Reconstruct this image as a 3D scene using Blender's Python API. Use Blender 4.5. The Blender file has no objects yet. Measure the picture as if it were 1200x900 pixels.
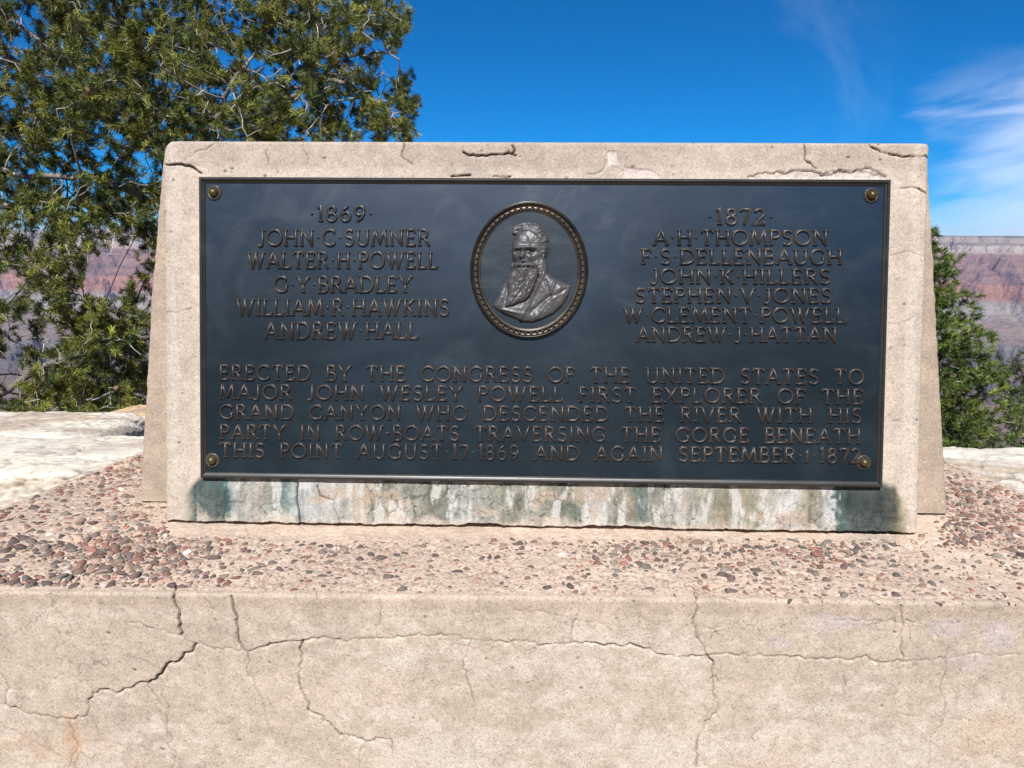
import bpy, math
import numpy as np
from mathutils import Matrix, Vector

# ------------------------------------------------------------------ camera, sky, sun, exposure
scene = bpy.context.scene
COL = scene.collection
FOC = 900.0                                   # focal length in pixels of a 1200 x 900 frame
CAM = np.array([-.0117, -1.2983, .494])
PITCH, YAW, ROLL = .1813, .0263, .00625


def cam_axes(p, y, r):
    cp, sp = np.cos(p), np.sin(p)
    fw = np.array([-np.sin(y) * cp, np.cos(y) * cp, -sp])
    rt = np.array([np.cos(y), np.sin(y), 0])
    up = np.cross(rt, fw)
    return rt * np.cos(r) + up * np.sin(r), -rt * np.sin(r) + up * np.cos(r), fw


RT, UP, FW = cam_axes(PITCH, YAW, ROLL)
cam_data = bpy.data.cameras.new('camera')
cam = bpy.data.objects.new('camera', cam_data)
COL.objects.link(cam)
m = Matrix.Identity(4)
for i in range(3):
    m[i][0], m[i][1], m[i][2], m[i][3] = RT[i], UP[i], -FW[i], CAM[i]
cam.matrix_world = m
cam_data.sensor_width = 36
cam_data.lens = FOC / 1200 * 36
cam_data.clip_start = .02
cam_data.clip_end = 80000
scene.camera = cam

SUN_EL, SUN_AZ = math.radians(47), math.radians(5)      # azimuth: left of straight behind the camera
SUN_DIR = Vector((-math.sin(SUN_AZ) * math.cos(SUN_EL), -math.cos(SUN_AZ) * math.cos(SUN_EL), math.sin(SUN_EL)))
sun_d = bpy.data.lights.new('sun', 'SUN')
sun_d.energy = 4.5
sun_d.angle = math.radians(.5)
sun_d.color = (1, .965, .92)
sun = bpy.data.objects.new('sun', sun_d)
COL.objects.link(sun)
sun.rotation_euler = SUN_DIR.to_track_quat('Z', 'Y').to_euler()

world = bpy.data.worlds.new('World')
scene.world = world
world.use_nodes = True
wt = world.node_tree
wt.nodes.clear()


def nd(t, kind, **kw):
    n = t.nodes.new(kind)
    for k, v in kw.items():
        if k.startswith('i_'):
            n.inputs[k[2:].replace('_', ' ')].default_value = v
        else:
            setattr(n, k, v)
    return n


def mth(t, op, a, b=None, c=None, clamp=False):
    n = t.nodes.new('ShaderNodeMath')
    n.operation = op
    n.use_clamp = clamp
    for k, v in enumerate((a, b, c)):
        if v is None:
            continue
        if isinstance(v, (int, float)):
            n.inputs[k].default_value = v
        else:
            t.links.new(v, n.inputs[k])
    return n.outputs[0]


def mixc(t, fac, a, b, mode='MIX'):
    n = t.nodes.new('ShaderNodeMix')
    n.data_type = 'RGBA'
    n.blend_type = mode
    for k, v in ((0, fac), (6, a), (7, b)):
        if isinstance(v, (int, float)):
            n.inputs[k].default_value = v
        elif isinstance(v, tuple):
            n.inputs[k].default_value = v if len(v) == 4 else (*v, 1)
        else:
            t.links.new(v, n.inputs[k])
    return n.outputs[2]


def ramp(t, fac, stops, interp='LINEAR'):
    n = t.nodes.new('ShaderNodeValToRGB')
    e = n.color_ramp.elements
    n.color_ramp.interpolation = interp
    while len(e) < len(stops):
        e.new(.5)
    for k, (p, c) in enumerate(stops):
        e[k].position = p
        e[k].color = c if len(c) == 4 else (*c, 1)
    t.links.new(fac, n.inputs[0])
    return n.outputs[0]


def smooth(t, x, a, b):
    n = t.nodes.new('ShaderNodeMapRange')
    n.interpolation_type = 'SMOOTHSTEP'
    n.inputs['From Min'].default_value = a
    n.inputs['From Max'].default_value = b
    t.links.new(x, n.inputs['Value'])
    return n.outputs[0]


SKY_STRENGTH = .10
sky = nd(wt, 'ShaderNodeTexSky', sky_type='NISHITA', sun_disc=False, sun_elevation=SUN_EL,
         sun_rotation=math.pi + SUN_AZ, altitude=2600, air_density=.85, dust_density=0.0, ozone_density=6.0)
hsv = nd(wt, 'ShaderNodeHueSaturation')
hsv.inputs['Saturation'].default_value = 1.62
hsv.inputs['Value'].default_value = .74
wt.links.new(sky.outputs[0], hsv.inputs['Color'])
tc = nd(wt, 'ShaderNodeTexCoord')
sep = nd(wt, 'ShaderNodeSeparateXYZ')
wt.links.new(tc.outputs['Generated'], sep.inputs[0])
az = mth(wt, 'ARCTAN2', sep.outputs[0], sep.outputs[1])
el = mth(wt, 'ARCSINE', sep.outputs[2])
cmb = nd(wt, 'ShaderNodeCombineXYZ')
wt.links.new(mth(wt, 'MULTIPLY', az, 6.5), cmb.inputs[0])
wt.links.new(mth(wt, 'ADD', mth(wt, 'MULTIPLY', el, 22.0), mth(wt, 'MULTIPLY', az, -3.0)), cmb.inputs[1])
nz = nd(wt, 'ShaderNodeTexNoise', i_Scale=1.6, i_Detail=9.0, i_Roughness=.52, i_Distortion=.5)
wt.links.new(cmb.outputs[0], nz.inputs['Vector'])
edge = mth(wt, 'ADD', az, mth(wt, 'MULTIPLY', mth(wt, 'SUBTRACT', nz.outputs[0], .5), .24))
bank = mth(wt, 'MULTIPLY', smooth(wt, edge, .425, .60),
           mth(wt, 'SUBTRACT', 1.0, smooth(wt, mth(wt, 'ADD', el, mth(wt, 'MULTIPLY', mth(wt, 'SUBTRACT', nz.outputs[0], .5), .05)), .150, .212)))
wisp = mth(wt, 'MULTIPLY', bank, smooth(wt, nz.outputs[0], -.1, .5))
cmb2 = nd(wt, 'ShaderNodeCombineXYZ')
wt.links.new(mth(wt, 'MULTIPLY', az, 9.0), cmb2.inputs[0])
wt.links.new(mth(wt, 'ADD', mth(wt, 'MULTIPLY', el, 9.0), mth(wt, 'MULTIPLY', az, 6.0)), cmb2.inputs[1])
nz2 = nd(wt, 'ShaderNodeTexNoise', i_Scale=1.1, i_Detail=8.0, i_Roughness=.6, i_Distortion=.8)
wt.links.new(cmb2.outputs[0], nz2.inputs['Vector'])
streak_pos = mth(wt, 'ABSOLUTE', mth(wt, 'SUBTRACT', mth(wt, 'ADD', az, mth(wt, 'MULTIPLY', el, .55)), .455))
streak = mth(wt, 'MULTIPLY', mth(wt, 'SUBTRACT', 1.0, smooth(wt, streak_pos, .0, .13)), smooth(wt, nz2.outputs[0], .42, .75))
cl = mth(wt, 'MAXIMUM', mth(wt, 'MULTIPLY', wisp, .52), mth(wt, 'MULTIPLY', streak, .055))
skyc = mixc(wt, cl, hsv.outputs[0], (6.6, 7.3, 8.3))
bg = nd(wt, 'ShaderNodeBackground')
bg.inputs['Strength'].default_value = SKY_STRENGTH
wt.links.new(skyc, bg.inputs['Color'])
wo = nd(wt, 'ShaderNodeOutputWorld')
wt.links.new(bg.outputs[0], wo.inputs[0])

vs = scene.view_settings
vs.view_transform = 'Standard'
vs.look = 'None'
vs.gamma = 1
vs.exposure = .62
vs.use_curve_mapping = False

# ------------------------------------------------------------------ helpers
rng = np.random.default_rng(7)
LEAN = math.radians(8.25)
F0 = np.array([0, 0, .08])
FX = np.array([1., 0, 0])
FU = np.array([0, math.sin(LEAN), math.cos(LEAN)])
FN = np.array([0, -math.cos(LEAN), math.sin(LEAN)])
Z0 = -.0064                                   # top of the concrete base
NC = -.0105                                   # concrete face below the plaque's rim
NF = -.0058                                   # plaque field below the plaque's rim


def ray(x, y):
    return FW + RT * (x - 600) / FOC + UP * (450 - y) / FOC


def on_face(x, y, n=0.):
    d = ray(x, y)
    t = ((F0 + FN * n - CAM) @ FN) / (d @ FN)
    p = CAM + d * t - F0
    return p @ FX, p @ FU


def on_z(x, y, z):
    d = ray(x, y)
    return CAM + d * ((z - CAM[2]) / d[2])


def on_y(x, y, Y):
    d = ray(x, y)
    return CAM + d * ((Y - CAM[1]) / d[1])


def to_px(P):
    d = np.asarray(P) - CAM
    z = d @ FW
    return 600 + FOC * (d @ RT) / z, 450 - FOC * (d @ UP) / z, z


def at_depth(x, y, dep):
    return CAM + ray(x, y) * dep


def fpt(u, v, n):
    u, v, n = np.broadcast_arrays(np.asarray(u, float), np.asarray(v, float), np.asarray(n, float))
    return F0 + u[..., None] * FX + v[..., None] * FU + n[..., None] * FN


def lin(r, g=None, b=None):
    c = np.array([r, g, b] if g is not None else r, float) / 255
    return np.where(c <= .04045, c / 12.92, ((c + .055) / 1.055) ** 2.4)


def h2(ix, iy, seed):
    n = (ix.astype(np.int64) * 374761393 + iy.astype(np.int64) * 668265263 + seed * 1442695041) & 0xffffffff
    n = ((n ^ (n >> 13)) * 1274126177) & 0xffffffff
    n = ((n ^ (n >> 16)) * 2246822519) & 0xffffffff
    return ((n ^ (n >> 15)) & 0xffff) / 65535.


def vnoise(x, y, seed=0):
    ix, iy = np.floor(x), np.floor(y)
    fx, fy = x - ix, y - iy
    fx, fy = fx * fx * fx * (fx * (fx * 6 - 15) + 10), fy * fy * fy * (fy * (fy * 6 - 15) + 10)
    ix, iy = ix.astype(np.int64), iy.astype(np.int64)
    a, b = h2(ix, iy, seed), h2(ix + 1, iy, seed)
    c, d = h2(ix, iy + 1, seed), h2(ix + 1, iy + 1, seed)
    return (a + (b - a) * fx) * (1 - fy) + (c + (d - c) * fx) * fy


def fbm(x, y, octv=4, seed=0, gain=.5):
    s, a, t = 0, 1., 0
    for o in range(octv):
        s = s + a * vnoise(x * 2 ** o + 17.3 * o, y * 2 ** o - 9.1 * o, seed + o)
        t += a
        a *= gain
    return s / t                              # 0..1


def vor(x, y, seed=0):
    """distance to cell border (F2-F1)"""
    ix, iy = np.floor(x).astype(np.int64), np.floor(y).astype(np.int64)
    f1 = np.full(x.shape, 9.)
    f2 = np.full(x.shape, 9.)
    for dx in (-1, 0, 1):
        for dy in (-1, 0, 1):
            cx, cy = ix + dx, iy + dy
            d = np.hypot(cx + h2(cx, cy, seed) - x, cy + h2(cx, cy, seed + 5) - y)
            f2 = np.minimum(f2, np.maximum(f1, d))
            f1 = np.minimum(f1, d)
    return f2 - f1


def sst(x, a, b):
    t = np.clip((x - a) / (b - a), 0, 1)
    return t * t * (3 - 2 * t)


def link(name, me, mat, parent=None):
    o = bpy.data.objects.new(name, me)
    COL.objects.link(o)
    if mat:
        me.materials.append(mat)
    if parent:
        o.parent = parent
    return o


def mesh_np(name, V, F, mat, parent=None, col=None, smooth_=True):
    """F: (n,3) or (n,4) int array, or list of such arrays"""
    Fs = F if isinstance(F, list) else [F]
    me = bpy.data.meshes.new(name)
    V = np.asarray(V, np.float32).reshape(-1, 3)
    me.vertices.add(len(V))
    me.vertices.foreach_set('co', V.ravel())
    loops = np.concatenate([f.ravel() for f in Fs]).astype(np.int32)
    tot = np.concatenate([np.full(len(f), f.shape[1]) for f in Fs]).astype(np.int32)
    st = np.concatenate([[0], np.cumsum(tot)[:-1]]).astype(np.int32)
    me.loops.add(len(loops))
    me.loops.foreach_set('vertex_index', loops)
    me.polygons.add(len(tot))
    me.polygons.foreach_set('loop_start', st)
    me.polygons.foreach_set('loop_total', tot)
    me.polygons.foreach_set('use_smooth', np.full(len(tot), smooth_))
    me.update(calc_edges=True)
    me.validate()
    if col is not None:
        a = me.color_attributes.new('Col', 'FLOAT_COLOR', 'POINT')
        c = np.ones((len(V), 4), np.float32)
        c[:, :3] = np.asarray(col).reshape(-1, 3)
        a.data.foreach_set('color', c.ravel())
    return link(name, me, mat, parent)


def grid_faces(nr, nc, keep=None):
    i = np.arange(nr * nc).reshape(nr, nc)
    f = np.stack([i[:-1, :-1], i[:-1, 1:], i[1:, 1:], i[1:, :-1]], -1)
    if keep is not None:
        return f[keep]
    return f.reshape(-1, 4)


def compact(V, F, *attrs):
    used = np.unique(F)
    mp = np.zeros(len(V), np.int64)
    mp[used] = np.arange(len(used))
    return [V[used], mp[F]] + [a[used] for a in attrs]


def empty(name, loc, label, cat, group=None):
    o = bpy.data.objects.new(name, None)
    COL.objects.link(o)
    o.location = loc
    o['label'] = label
    o['category'] = cat
    if group:
        o['group'] = group
    return o


def tag(o, label, cat, group=None):
    o['label'] = label
    o['category'] = cat
    if group:
        o['group'] = group


def unparent_shift(o):
    """parts are modelled in world space: cancel the parent's offset"""
    o.matrix_parent_inverse = Matrix.Translation(-o.parent.location)


class MB:
    def __init__(s):
        s.V, s.F3, s.F4, s.C, s.n = [], [], [], [], 0

    def add(s, V, F, col=None):
        V = np.asarray(V, float).reshape(-1, 3)
        F = np.asarray(F) + s.n
        (s.F3 if F.shape[1] == 3 else s.F4).append(F)
        s.V.append(V)
        s.C.append(np.broadcast_to(np.array([.5, .5, .5]) if col is None else np.asarray(col, float), V.shape))
        s.n += len(V)

    def build(s, name, mat, parent=None, smooth_=True):
        F = []
        if s.F4:
            F.append(np.concatenate(s.F4))
        if s.F3:
            F.append(np.concatenate(s.F3))
        o = mesh_np(name, np.concatenate(s.V), F, mat, parent, np.concatenate(s.C), smooth_)
        if parent:
            unparent_shift(o)
        return o


# ------------------------------------------------------------------ materials
def new_mat(name):
    mt = bpy.data.materials.new(name)
    mt.use_nodes = True
    t = mt.node_tree
    return mt, t, t.nodes['Principled BSDF']


def concrete_mat(name, grain=900, bump=.35, bdist=.0012, rough=.92, amt=.36):
    mt, t, p = new_mat(name)
    at = nd(t, 'ShaderNodeVertexColor', layer_name='Col')
    tc = nd(t, 'ShaderNodeTexCoord')
    n1 = nd(t, 'ShaderNodeTexNoise', i_Scale=grain, i_Detail=3.0, i_Roughness=.6)
    n2 = nd(t, 'ShaderNodeTexNoise', i_Scale=grain * .22, i_Detail=4.0, i_Roughness=.65)
    n3 = nd(t, 'ShaderNodeTexVoronoi', i_Scale=grain * .85)
    for n in (n1, n2, n3):
        t.links.new(tc.outputs['Object'], n.inputs['Vector'])
    g = mth(t, 'ADD', mth(t, 'MULTIPLY', mth(t, 'SUBTRACT', n1.outputs[0], .5), amt * 2.6),
            mth(t, 'MULTIPLY', mth(t, 'SUBTRACT', n2.outputs[0], .5), amt * 1.1))
    # dark and pale sand grains
    hs = nd(t, 'ShaderNodeSeparateColor')
    t.links.new(n3.outputs['Color'], hs.inputs[0])
    dark = mth(t, 'MULTIPLY', mth(t, 'GREATER_THAN', hs.outputs[0], .85), -.26)
    pale = mth(t, 'MULTIPLY', mth(t, 'GREATER_THAN', hs.outputs[1], .86), .18)
    k = mth(t, 'ADD', 1.0, mth(t, 'ADD', g, mth(t, 'ADD', dark, pale)))
    sc = nd(t, 'ShaderNodeVectorMath', operation='SCALE')
    t.links.new(at.outputs[0], sc.inputs[0])
    t.links.new(k, sc.inputs['Scale'])
    t.links.new(sc.outputs[0], p.inputs['Base Color'])
    p.inputs['Roughness'].default_value = rough
    p.inputs['Specular IOR Level'].default_value = .25
    b = nd(t, 'ShaderNodeBump', i_Strength=bump, i_Distance=bdist)
    t.links.new(mth(t, 'ADD', n1.outputs[0], mth(t, 'MULTIPLY', n2.outputs[0], 1.5)), b.inputs['Height'])
    t.links.new(b.outputs[0], p.inputs['Normal'])
    return mt


def vcol_mat(name, rough=.8, spec=.3, metal=0., noise=0, amt=.2, bump=0., bdist=.001):
    mt, t, p = new_mat(name)
    at = nd(t, 'ShaderNodeVertexColor', layer_name='Col')
    p.inputs['Roughness'].default_value = rough
    p.inputs['Specular IOR Level'].default_value = spec
    p.inputs['Metallic'].default_value = metal
    if noise:
        tc = nd(t, 'ShaderNodeTexCoord')
        n1 = nd(t, 'ShaderNodeTexNoise', i_Scale=noise, i_Detail=5.0, i_Roughness=.6)
        t.links.new(tc.outputs['Object'], n1.inputs['Vector'])
        sc = nd(t, 'ShaderNodeVectorMath', operation='SCALE')
        t.links.new(at.outputs[0], sc.inputs[0])
        t.links.new(mth(t, 'ADD', 1.0, mth(t, 'MULTIPLY', mth(t, 'SUBTRACT', n1.outputs[0], .5), amt * 3)), sc.inputs['Scale'])
        t.links.new(sc.outputs[0], p.inputs['Base Color'])
        if bump:
            b = nd(t, 'ShaderNodeBump', i_Strength=bump, i_Distance=bdist)
            t.links.new(n1.outputs[0], b.inputs['Height'])
            t.links.new(b.outputs[0], p.inputs['Normal'])
    else:
        t.links.new(at.outputs[0], p.inputs['Base Color'])
    return mt


def bronze_mat(name, base, worn, rough=.42, metal=.35, scratch=True):
    mt, t, p = new_mat(name)
    tc = nd(t, 'ShaderNodeTexCoord')
    n1 = nd(t, 'ShaderNodeTexNoise', i_Scale=5.0, i_Detail=8.0, i_Roughness=.62, i_Distortion=.6)
    t.links.new(tc.outputs['Object'], n1.inputs['Vector'])
    mp = nd(t, 'ShaderNodeMapping')
    mp.inputs['Scale'].default_value = (7, 22, 22)
    mp.inputs['Rotation'].default_value = (0, .35, 0)
    t.links.new(tc.outputs['Object'], mp.inputs[0])
    n2 = nd(t, 'ShaderNodeTexNoise', i_Scale=1.6, i_Detail=6.0, i_Roughness=.7)
    t.links.new(mp.outputs[0], n2.inputs['Vector'])
    n3 = nd(t, 'ShaderNodeTexNoise', i_Scale=420.0, i_Detail=3.0)
    t.links.new(tc.outputs['Object'], n3.inputs['Vector'])
    f = mth(t, 'ADD', mth(t, 'MULTIPLY', smooth(t, n1.outputs[0], .40, .75), .55),
            mth(t, 'MULTIPLY', smooth(t, n2.outputs[0], .45, .80), .5), clamp=True)
    c = mixc(t, f, base, worn)
    sc = nd(t, 'ShaderNodeVectorMath', operation='SCALE')
    t.links.new(c, sc.inputs[0])
    t.links.new(mth(t, 'ADD', .8, mth(t, 'MULTIPLY', n3.outputs[0], .4)), sc.inputs['Scale'])
    t.links.new(sc.outputs[0], p.inputs['Base Color'])
    p.inputs['Metallic'].default_value = metal
    t.links.new(mth(t, 'ADD', rough, mth(t, 'MULTIPLY', mth(t, 'SUBTRACT', n2.outputs[0], .5), .22)), p.inputs['Roughness'])
    b = nd(t, 'ShaderNodeBump', i_Strength=.18, i_Distance=.0006)
    t.links.new(mth(t, 'ADD', n3.outputs[0], mth(t, 'MULTIPLY', n1.outputs[0], .3)), b.inputs['Height'])
    t.links.new(b.outputs[0], p.inputs['Normal'])
    return mt


M_BASE = concrete_mat('base_concrete', 620)
M_STONE = concrete_mat('monument_concrete', 700)
M_PEBBLE = vcol_mat('pebbles', .72, .25, noise=160, amt=.16)
M_ROCK = vcol_mat('limestone', .9, .2, noise=60, amt=.10, bump=.5, bdist=.004)
M_BARK = vcol_mat('bark', .9, .15, noise=90, amt=.3, bump=.7, bdist=.004)
M_FIELD = bronze_mat('patinated_bronze', (.0030, .0112, .0182), (.0075, .0210, .0315), .42, .25)
_p = M_FIELD.node_tree.nodes['Principled BSDF']
_p.inputs['Coat Weight'].default_value = 1.0
_p.inputs['Coat IOR'].default_value = 1.85
_t = M_FIELD.node_tree
_tc = nd(_t, 'ShaderNodeTexCoord')
_sc = []
for _k, (_rz, _sx) in enumerate(((.5, 46), (-.65, 60), (1.2, 52))):      # rubbed scratches in three directions
    _mp = nd(_t, 'ShaderNodeMapping')
    _mp.inputs['Rotation'].default_value = (0, _rz, 0)
    _mp.inputs['Scale'].default_value = (16, 16, _sx * 9)
    _mp.inputs['Location'].default_value = (3.1 * _k, 0, 0)
    _t.links.new(_tc.outputs['Object'], _mp.inputs[0])
    _n = nd(_t, 'ShaderNodeTexNoise', i_Scale=1.0, i_Detail=4.0, i_Roughness=.7, i_Distortion=.25)
    _t.links.new(_mp.outputs[0], _n.inputs['Vector'])
    _sc.append(smooth(_t, _n.outputs[0], .60, .76))
_cl = nd(_t, 'ShaderNodeTexNoise', i_Scale=7.0, i_Detail=7.0, i_Roughness=.65, i_Distortion=1.2)
_t.links.new(_tc.outputs['Object'], _cl.inputs['Vector'])
_rub = smooth(_t, _cl.outputs[0], .46, .70)
_scr = mth(_t, 'MULTIPLY', mth(_t, 'MAXIMUM', mth(_t, 'MAXIMUM', _sc[0], _sc[1]), _sc[2]), _rub)
_src = _p.inputs['Base Color'].links[0].from_socket
_t.links.new(mixc(_t, mth(_t, 'ADD', mth(_t, 'MULTIPLY', _scr, .30), mth(_t, 'MULTIPLY', _rub, .06)), _src, (.060, .090, .108)), _p.inputs['Base Color'])
_t.links.new(mth(_t, 'ADD', .20, mth(_t, 'MULTIPLY', _rub, .07)), _p.inputs['Coat Roughness'])
M_FRAME = bronze_mat('frame_bronze', (.030, .030, .030), (.060, .056, .050), .38, .35)
M_LETTER = bronze_mat('letter_bronze', (.040, .037, .036), (.115, .090, .070), .43, .42)
M_RING = bronze_mat('ring_bronze', (.045, .036, .028), (.22, .165, .115), .36, .55)
M_BUST = bronze_mat('bust_bronze', (.085, .087, .092), (.18, .165, .15), .47, .45)


def edge_tone(mt, c, a=.50, b_=.56, dark=.40):
    """brighter bronze on the high edges, near-black in the hollows"""
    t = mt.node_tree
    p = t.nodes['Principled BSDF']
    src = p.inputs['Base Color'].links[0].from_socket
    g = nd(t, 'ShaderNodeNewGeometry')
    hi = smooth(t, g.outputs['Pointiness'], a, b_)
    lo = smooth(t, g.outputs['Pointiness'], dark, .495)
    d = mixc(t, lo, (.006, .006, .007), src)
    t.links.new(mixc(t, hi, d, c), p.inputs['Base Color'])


edge_tone(M_BUST, (.27, .215, .15), .52, .64, .36)
edge_tone(M_RING, (.24, .19, .135), .52, .66, .42)
M_BOLT = bronze_mat('bolt_brass', (.095, .075, .032), (.15, .12, .055), .42, .6)
M_ROSE = bronze_mat('washer_bronze', (.05, .045, .040), (.13, .11, .09), .42, .5)


def needle_mat(name):
    mt, t, p = new_mat(name)
    at = nd(t, 'ShaderNodeVertexColor', layer_name='Col')
    t.links.new(at.outputs[0], p.inputs['Base Color'])
    p.inputs['Roughness'].default_value = .5
    p.inputs['Specular IOR Level'].default_value = .35
    tr = nd(t, 'ShaderNodeBsdfTranslucent')
    t.links.new(at.outputs[0], tr.inputs[0])
    mx = nd(t, 'ShaderNodeMixShader')
    mx.inputs[0].default_value = .10
    t.links.new(p.outputs[0], mx.inputs[1])
    t.links.new(tr.outputs[0], mx.inputs[2])
    t.links.new(mx.outputs[0], t.nodes['Material Output'].inputs[0])
    return mt


M_NEEDLE = needle_mat('pine_needles')

K = .74                                       # seen colour in sunlight -> base colour


# ------------------------------------------------------------------ canyon, rim ground, haze
def canyon():
    nc = 1150
    y = np.concatenate([14 * (7600 / 14) ** np.linspace(0, 1, 170)[:-1], np.linspace(7600, 14600, 400), np.linspace(14700, 21000, 40)])
    nr = len(y)
    a = np.linspace(-1.9, 1.9, nc)
    A, Y = np.meshgrid(a, y)
    Xg = A * (Y + 900)
    # distance south (-) of the far rim, with embayments and side canyons
    k = 1 / 1000.
    warp = (fbm(Xg * k * .55 + 5, Y * k * .55, 5, 3) - .5) * 3400
    rid = np.abs(fbm(Xg * k * .42 + 31, Y * k * .42 + 7, 5, 11) - .5) * 2
    s = Y - 12600 + warp - (1 - rid) ** 3 * 1700 - (1 - np.abs(fbm(Xg * k * 1.3 + 3, Y * k * 1.1, 4, 15) - .5) * 2) ** 4 * 1500 + 700 + (fbm(Xg * k * 4, Y * k * 4, 5, 21, .6) - .5) * 560 - (1 - np.abs(fbm(Xg * k * 5.5 + 9, Y * k * 3, 4, 25) - .5) * 2) ** 6 * 420
    rugged = (fbm(Xg * k * 2.2, Y * k * 2.2, 5, 40) - .5)
    xs = np.array([-9000, -5600, -5300, -3900, -2900, -2300, -2180, -1750, -1700, -1350, -1300, -900, -840, -480, -400, -170, -60, 0, 400, 9000])
    hs = np.array([-1320, -1290, -1010, -960, -900, -720, -520, -450, -390, -330, -265, -215, -150, -100, 10, 45, 60, 165, 185, 230])
    h = np.interp(s, xs, hs) + rugged * np.interp(s, [-3000, -2000, 0, 300], [150, 60, 26, 8])
    near = np.interp(Y, [14, 40, 260, 900, 2200, 3600], [0, -60, -330, -520, -900, -1000])
    w = sst(Y, 2200, 4200)
    h = near * (1 - w) + h * w + rugged * 60 * sst(Y, 60, 600) * (1 - w)
    h = np.where(Y < 40, np.minimum(h, -8 - (Y - 14) * 1.5), h)
    V = np.stack([Xg, Y, h], -1).reshape(-1, 3)
    mt, t, p = new_mat('canyon_rock')
    geo = nd(t, 'ShaderNodeNewGeometry')
    sx = nd(t, 'ShaderNodeSeparateXYZ')
    t.links.new(geo.outputs['Position'], sx.inputs[0])
    nb = nd(t, 'ShaderNodeTexNoise', i_Scale=.0016, i_Detail=6.0, i_Roughness=.6)
    t.links.new(geo.outputs['Position'], nb.inputs['Vector'])
    zz = mth(t, 'ADD', sx.outputs[2], mth(t, 'MULTIPLY', mth(t, 'SUBTRACT', nb.outputs[0], .5), 150.0))
    f = mth(t, 'DIVIDE', mth(t, 'ADD', zz, 1350.0), 1600.0)

    def P(z):
        return (z + 1350) / 1600
    c = ramp(t, f, [(P(-1300), (.10, .08, .08)), (P(-1010), (.20, .18, .15)), (P(-930), (.33, .30, .25)), (P(-760), (.29, .25, .20)),
                    (P(-715), (.33, .16, .10)), (P(-530), (.40, .20, .125)), (P(-500), (.21, .12, .09)), (P(-440), (.28, .16, .12)),
                    (P(-395), (.18, .11, .085)), (P(-320), (.29, .17, .12)), (P(-210), (.24, .14, .105)), (P(-140), (.26, .16, .12)),
                    (P(-105), (.40, .31, .24)), (P(0), (.46, .38, .30)), (P(14), (.20, .20, .14)), (P(50), (.26, .20, .155)),
                    (P(70), (.36, .29, .23)), (P(150), (.31, .26, .20)), (P(172), (.09, .11, .06)), (P(240), (.07, .09, .05))])
    wv = nd(t, 'ShaderNodeTexNoise', i_Scale=1.0, i_Detail=4.0, i_Roughness=.7)
    mp = nd(t, 'ShaderNodeMapping')
    mp.inputs['Scale'].default_value = (.0012, .0012, .055)
    t.links.new(geo.outputs['Position'], mp.inputs[0])
    t.links.new(mp.outputs[0], wv.inputs['Vector'])
    sc = nd(t, 'ShaderNodeVectorMath', operation='SCALE')
    t.links.new(c, sc.inputs[0])
    t.links.new(mth(t, 'ADD', .62, mth(t, 'MULTIPLY', wv.outputs[0], .76)), sc.inputs['Scale'])
    # slopes carry paler rubble and scrub
    nrm = nd(t, 'ShaderNodeSeparateXYZ')
    t.links.new(geo.outputs['True Normal'], nrm.inputs[0])
    talus = mth(t, 'MULTIPLY', smooth(t, mth(t, 'ADD', nrm.outputs[2], mth(t, 'MULTIPLY', mth(t, 'SUBTRACT', nb.outputs[0], .5), .6)), .66, .95), .75)
    c2 = mixc(t, talus, sc.outputs[0], (.25, .165, .115))
    t.links.new(c2, p.inputs['Base Color'])
    p.inputs['Roughness'].default_value = .95
    p.inputs['Specular IOR Level'].default_value = .1
    b = nd(t, 'ShaderNodeBump', i_Strength=1.0, i_Distance=110.0)
    nb2 = nd(t, 'ShaderNodeTexNoise', i_Scale=.006, i_Detail=6.0, i_Roughness=.65)
    t.links.new(geo.outputs['Position'], nb2.inputs['Vector'])
    t.links.new(nb2.outputs[0], b.inputs['Height'])
    t.links.new(b.outputs[0], p.inputs['Normal'])
    o = mesh_np('canyon_terrain', V, grid_faces(nr, nc), mt, smooth_=True)
    o['kind'] = 'structure'


def rim_ground():
    def axis(lo, hi, fine, m_):
        a = np.linspace(-fine, fine, m_)
        g = fine * 1.25 ** np.arange(1, 40)
        b = np.concatenate([-g[::-1], a, g])
        return b[(b > lo) & (b < hi)]
    xs = axis(-3000, 3000, 4, 161)
    ys = axis(-3000, 16.5, 4, 161)
    Xg, Y = np.meshgrid(xs, ys)
    z = np.interp(Y, [-1, -.25, .35, 1.0, 2.0, 5, 9, 14, 16.5], [-1.04, -1.04, -.42, -.45, -.72, -1.6, -3.2, -5.4, -18])
    far = np.maximum(np.abs(Xg) - 12, 0)
    z = z - np.minimum(far * .02, 1) + (fbm(Xg * 1.3, Y * 1.3, 4, 77) - .5) * .10 + (fbm(Xg * 14, Y * 14, 3, 78) - .5) * .02
    c = lin(190, 168, 140) * .62 * (.75 + .5 * fbm(Xg * 3, Y * 3, 4, 79))[..., None]
    dark_rear = sst(-Y + (fbm(Xg * .3, Y * .3, 3, 80) - .5) * 4, 3.5, 7)  # unseen ground behind the camera, darkened for the plaque's reflection
    c = c + (np.array([.035, .038, .022]) - c) * dark_rear[..., None]
    mt = vcol_mat('rim_soil', .95, .1, noise=40, amt=.3, bump=.6, bdist=.01)
    o = mesh_np('ground', np.stack([Xg, Y, z], -1), grid_faces(*Xg.shape), mt, col=c)
    o['kind'] = 'structure'


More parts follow.
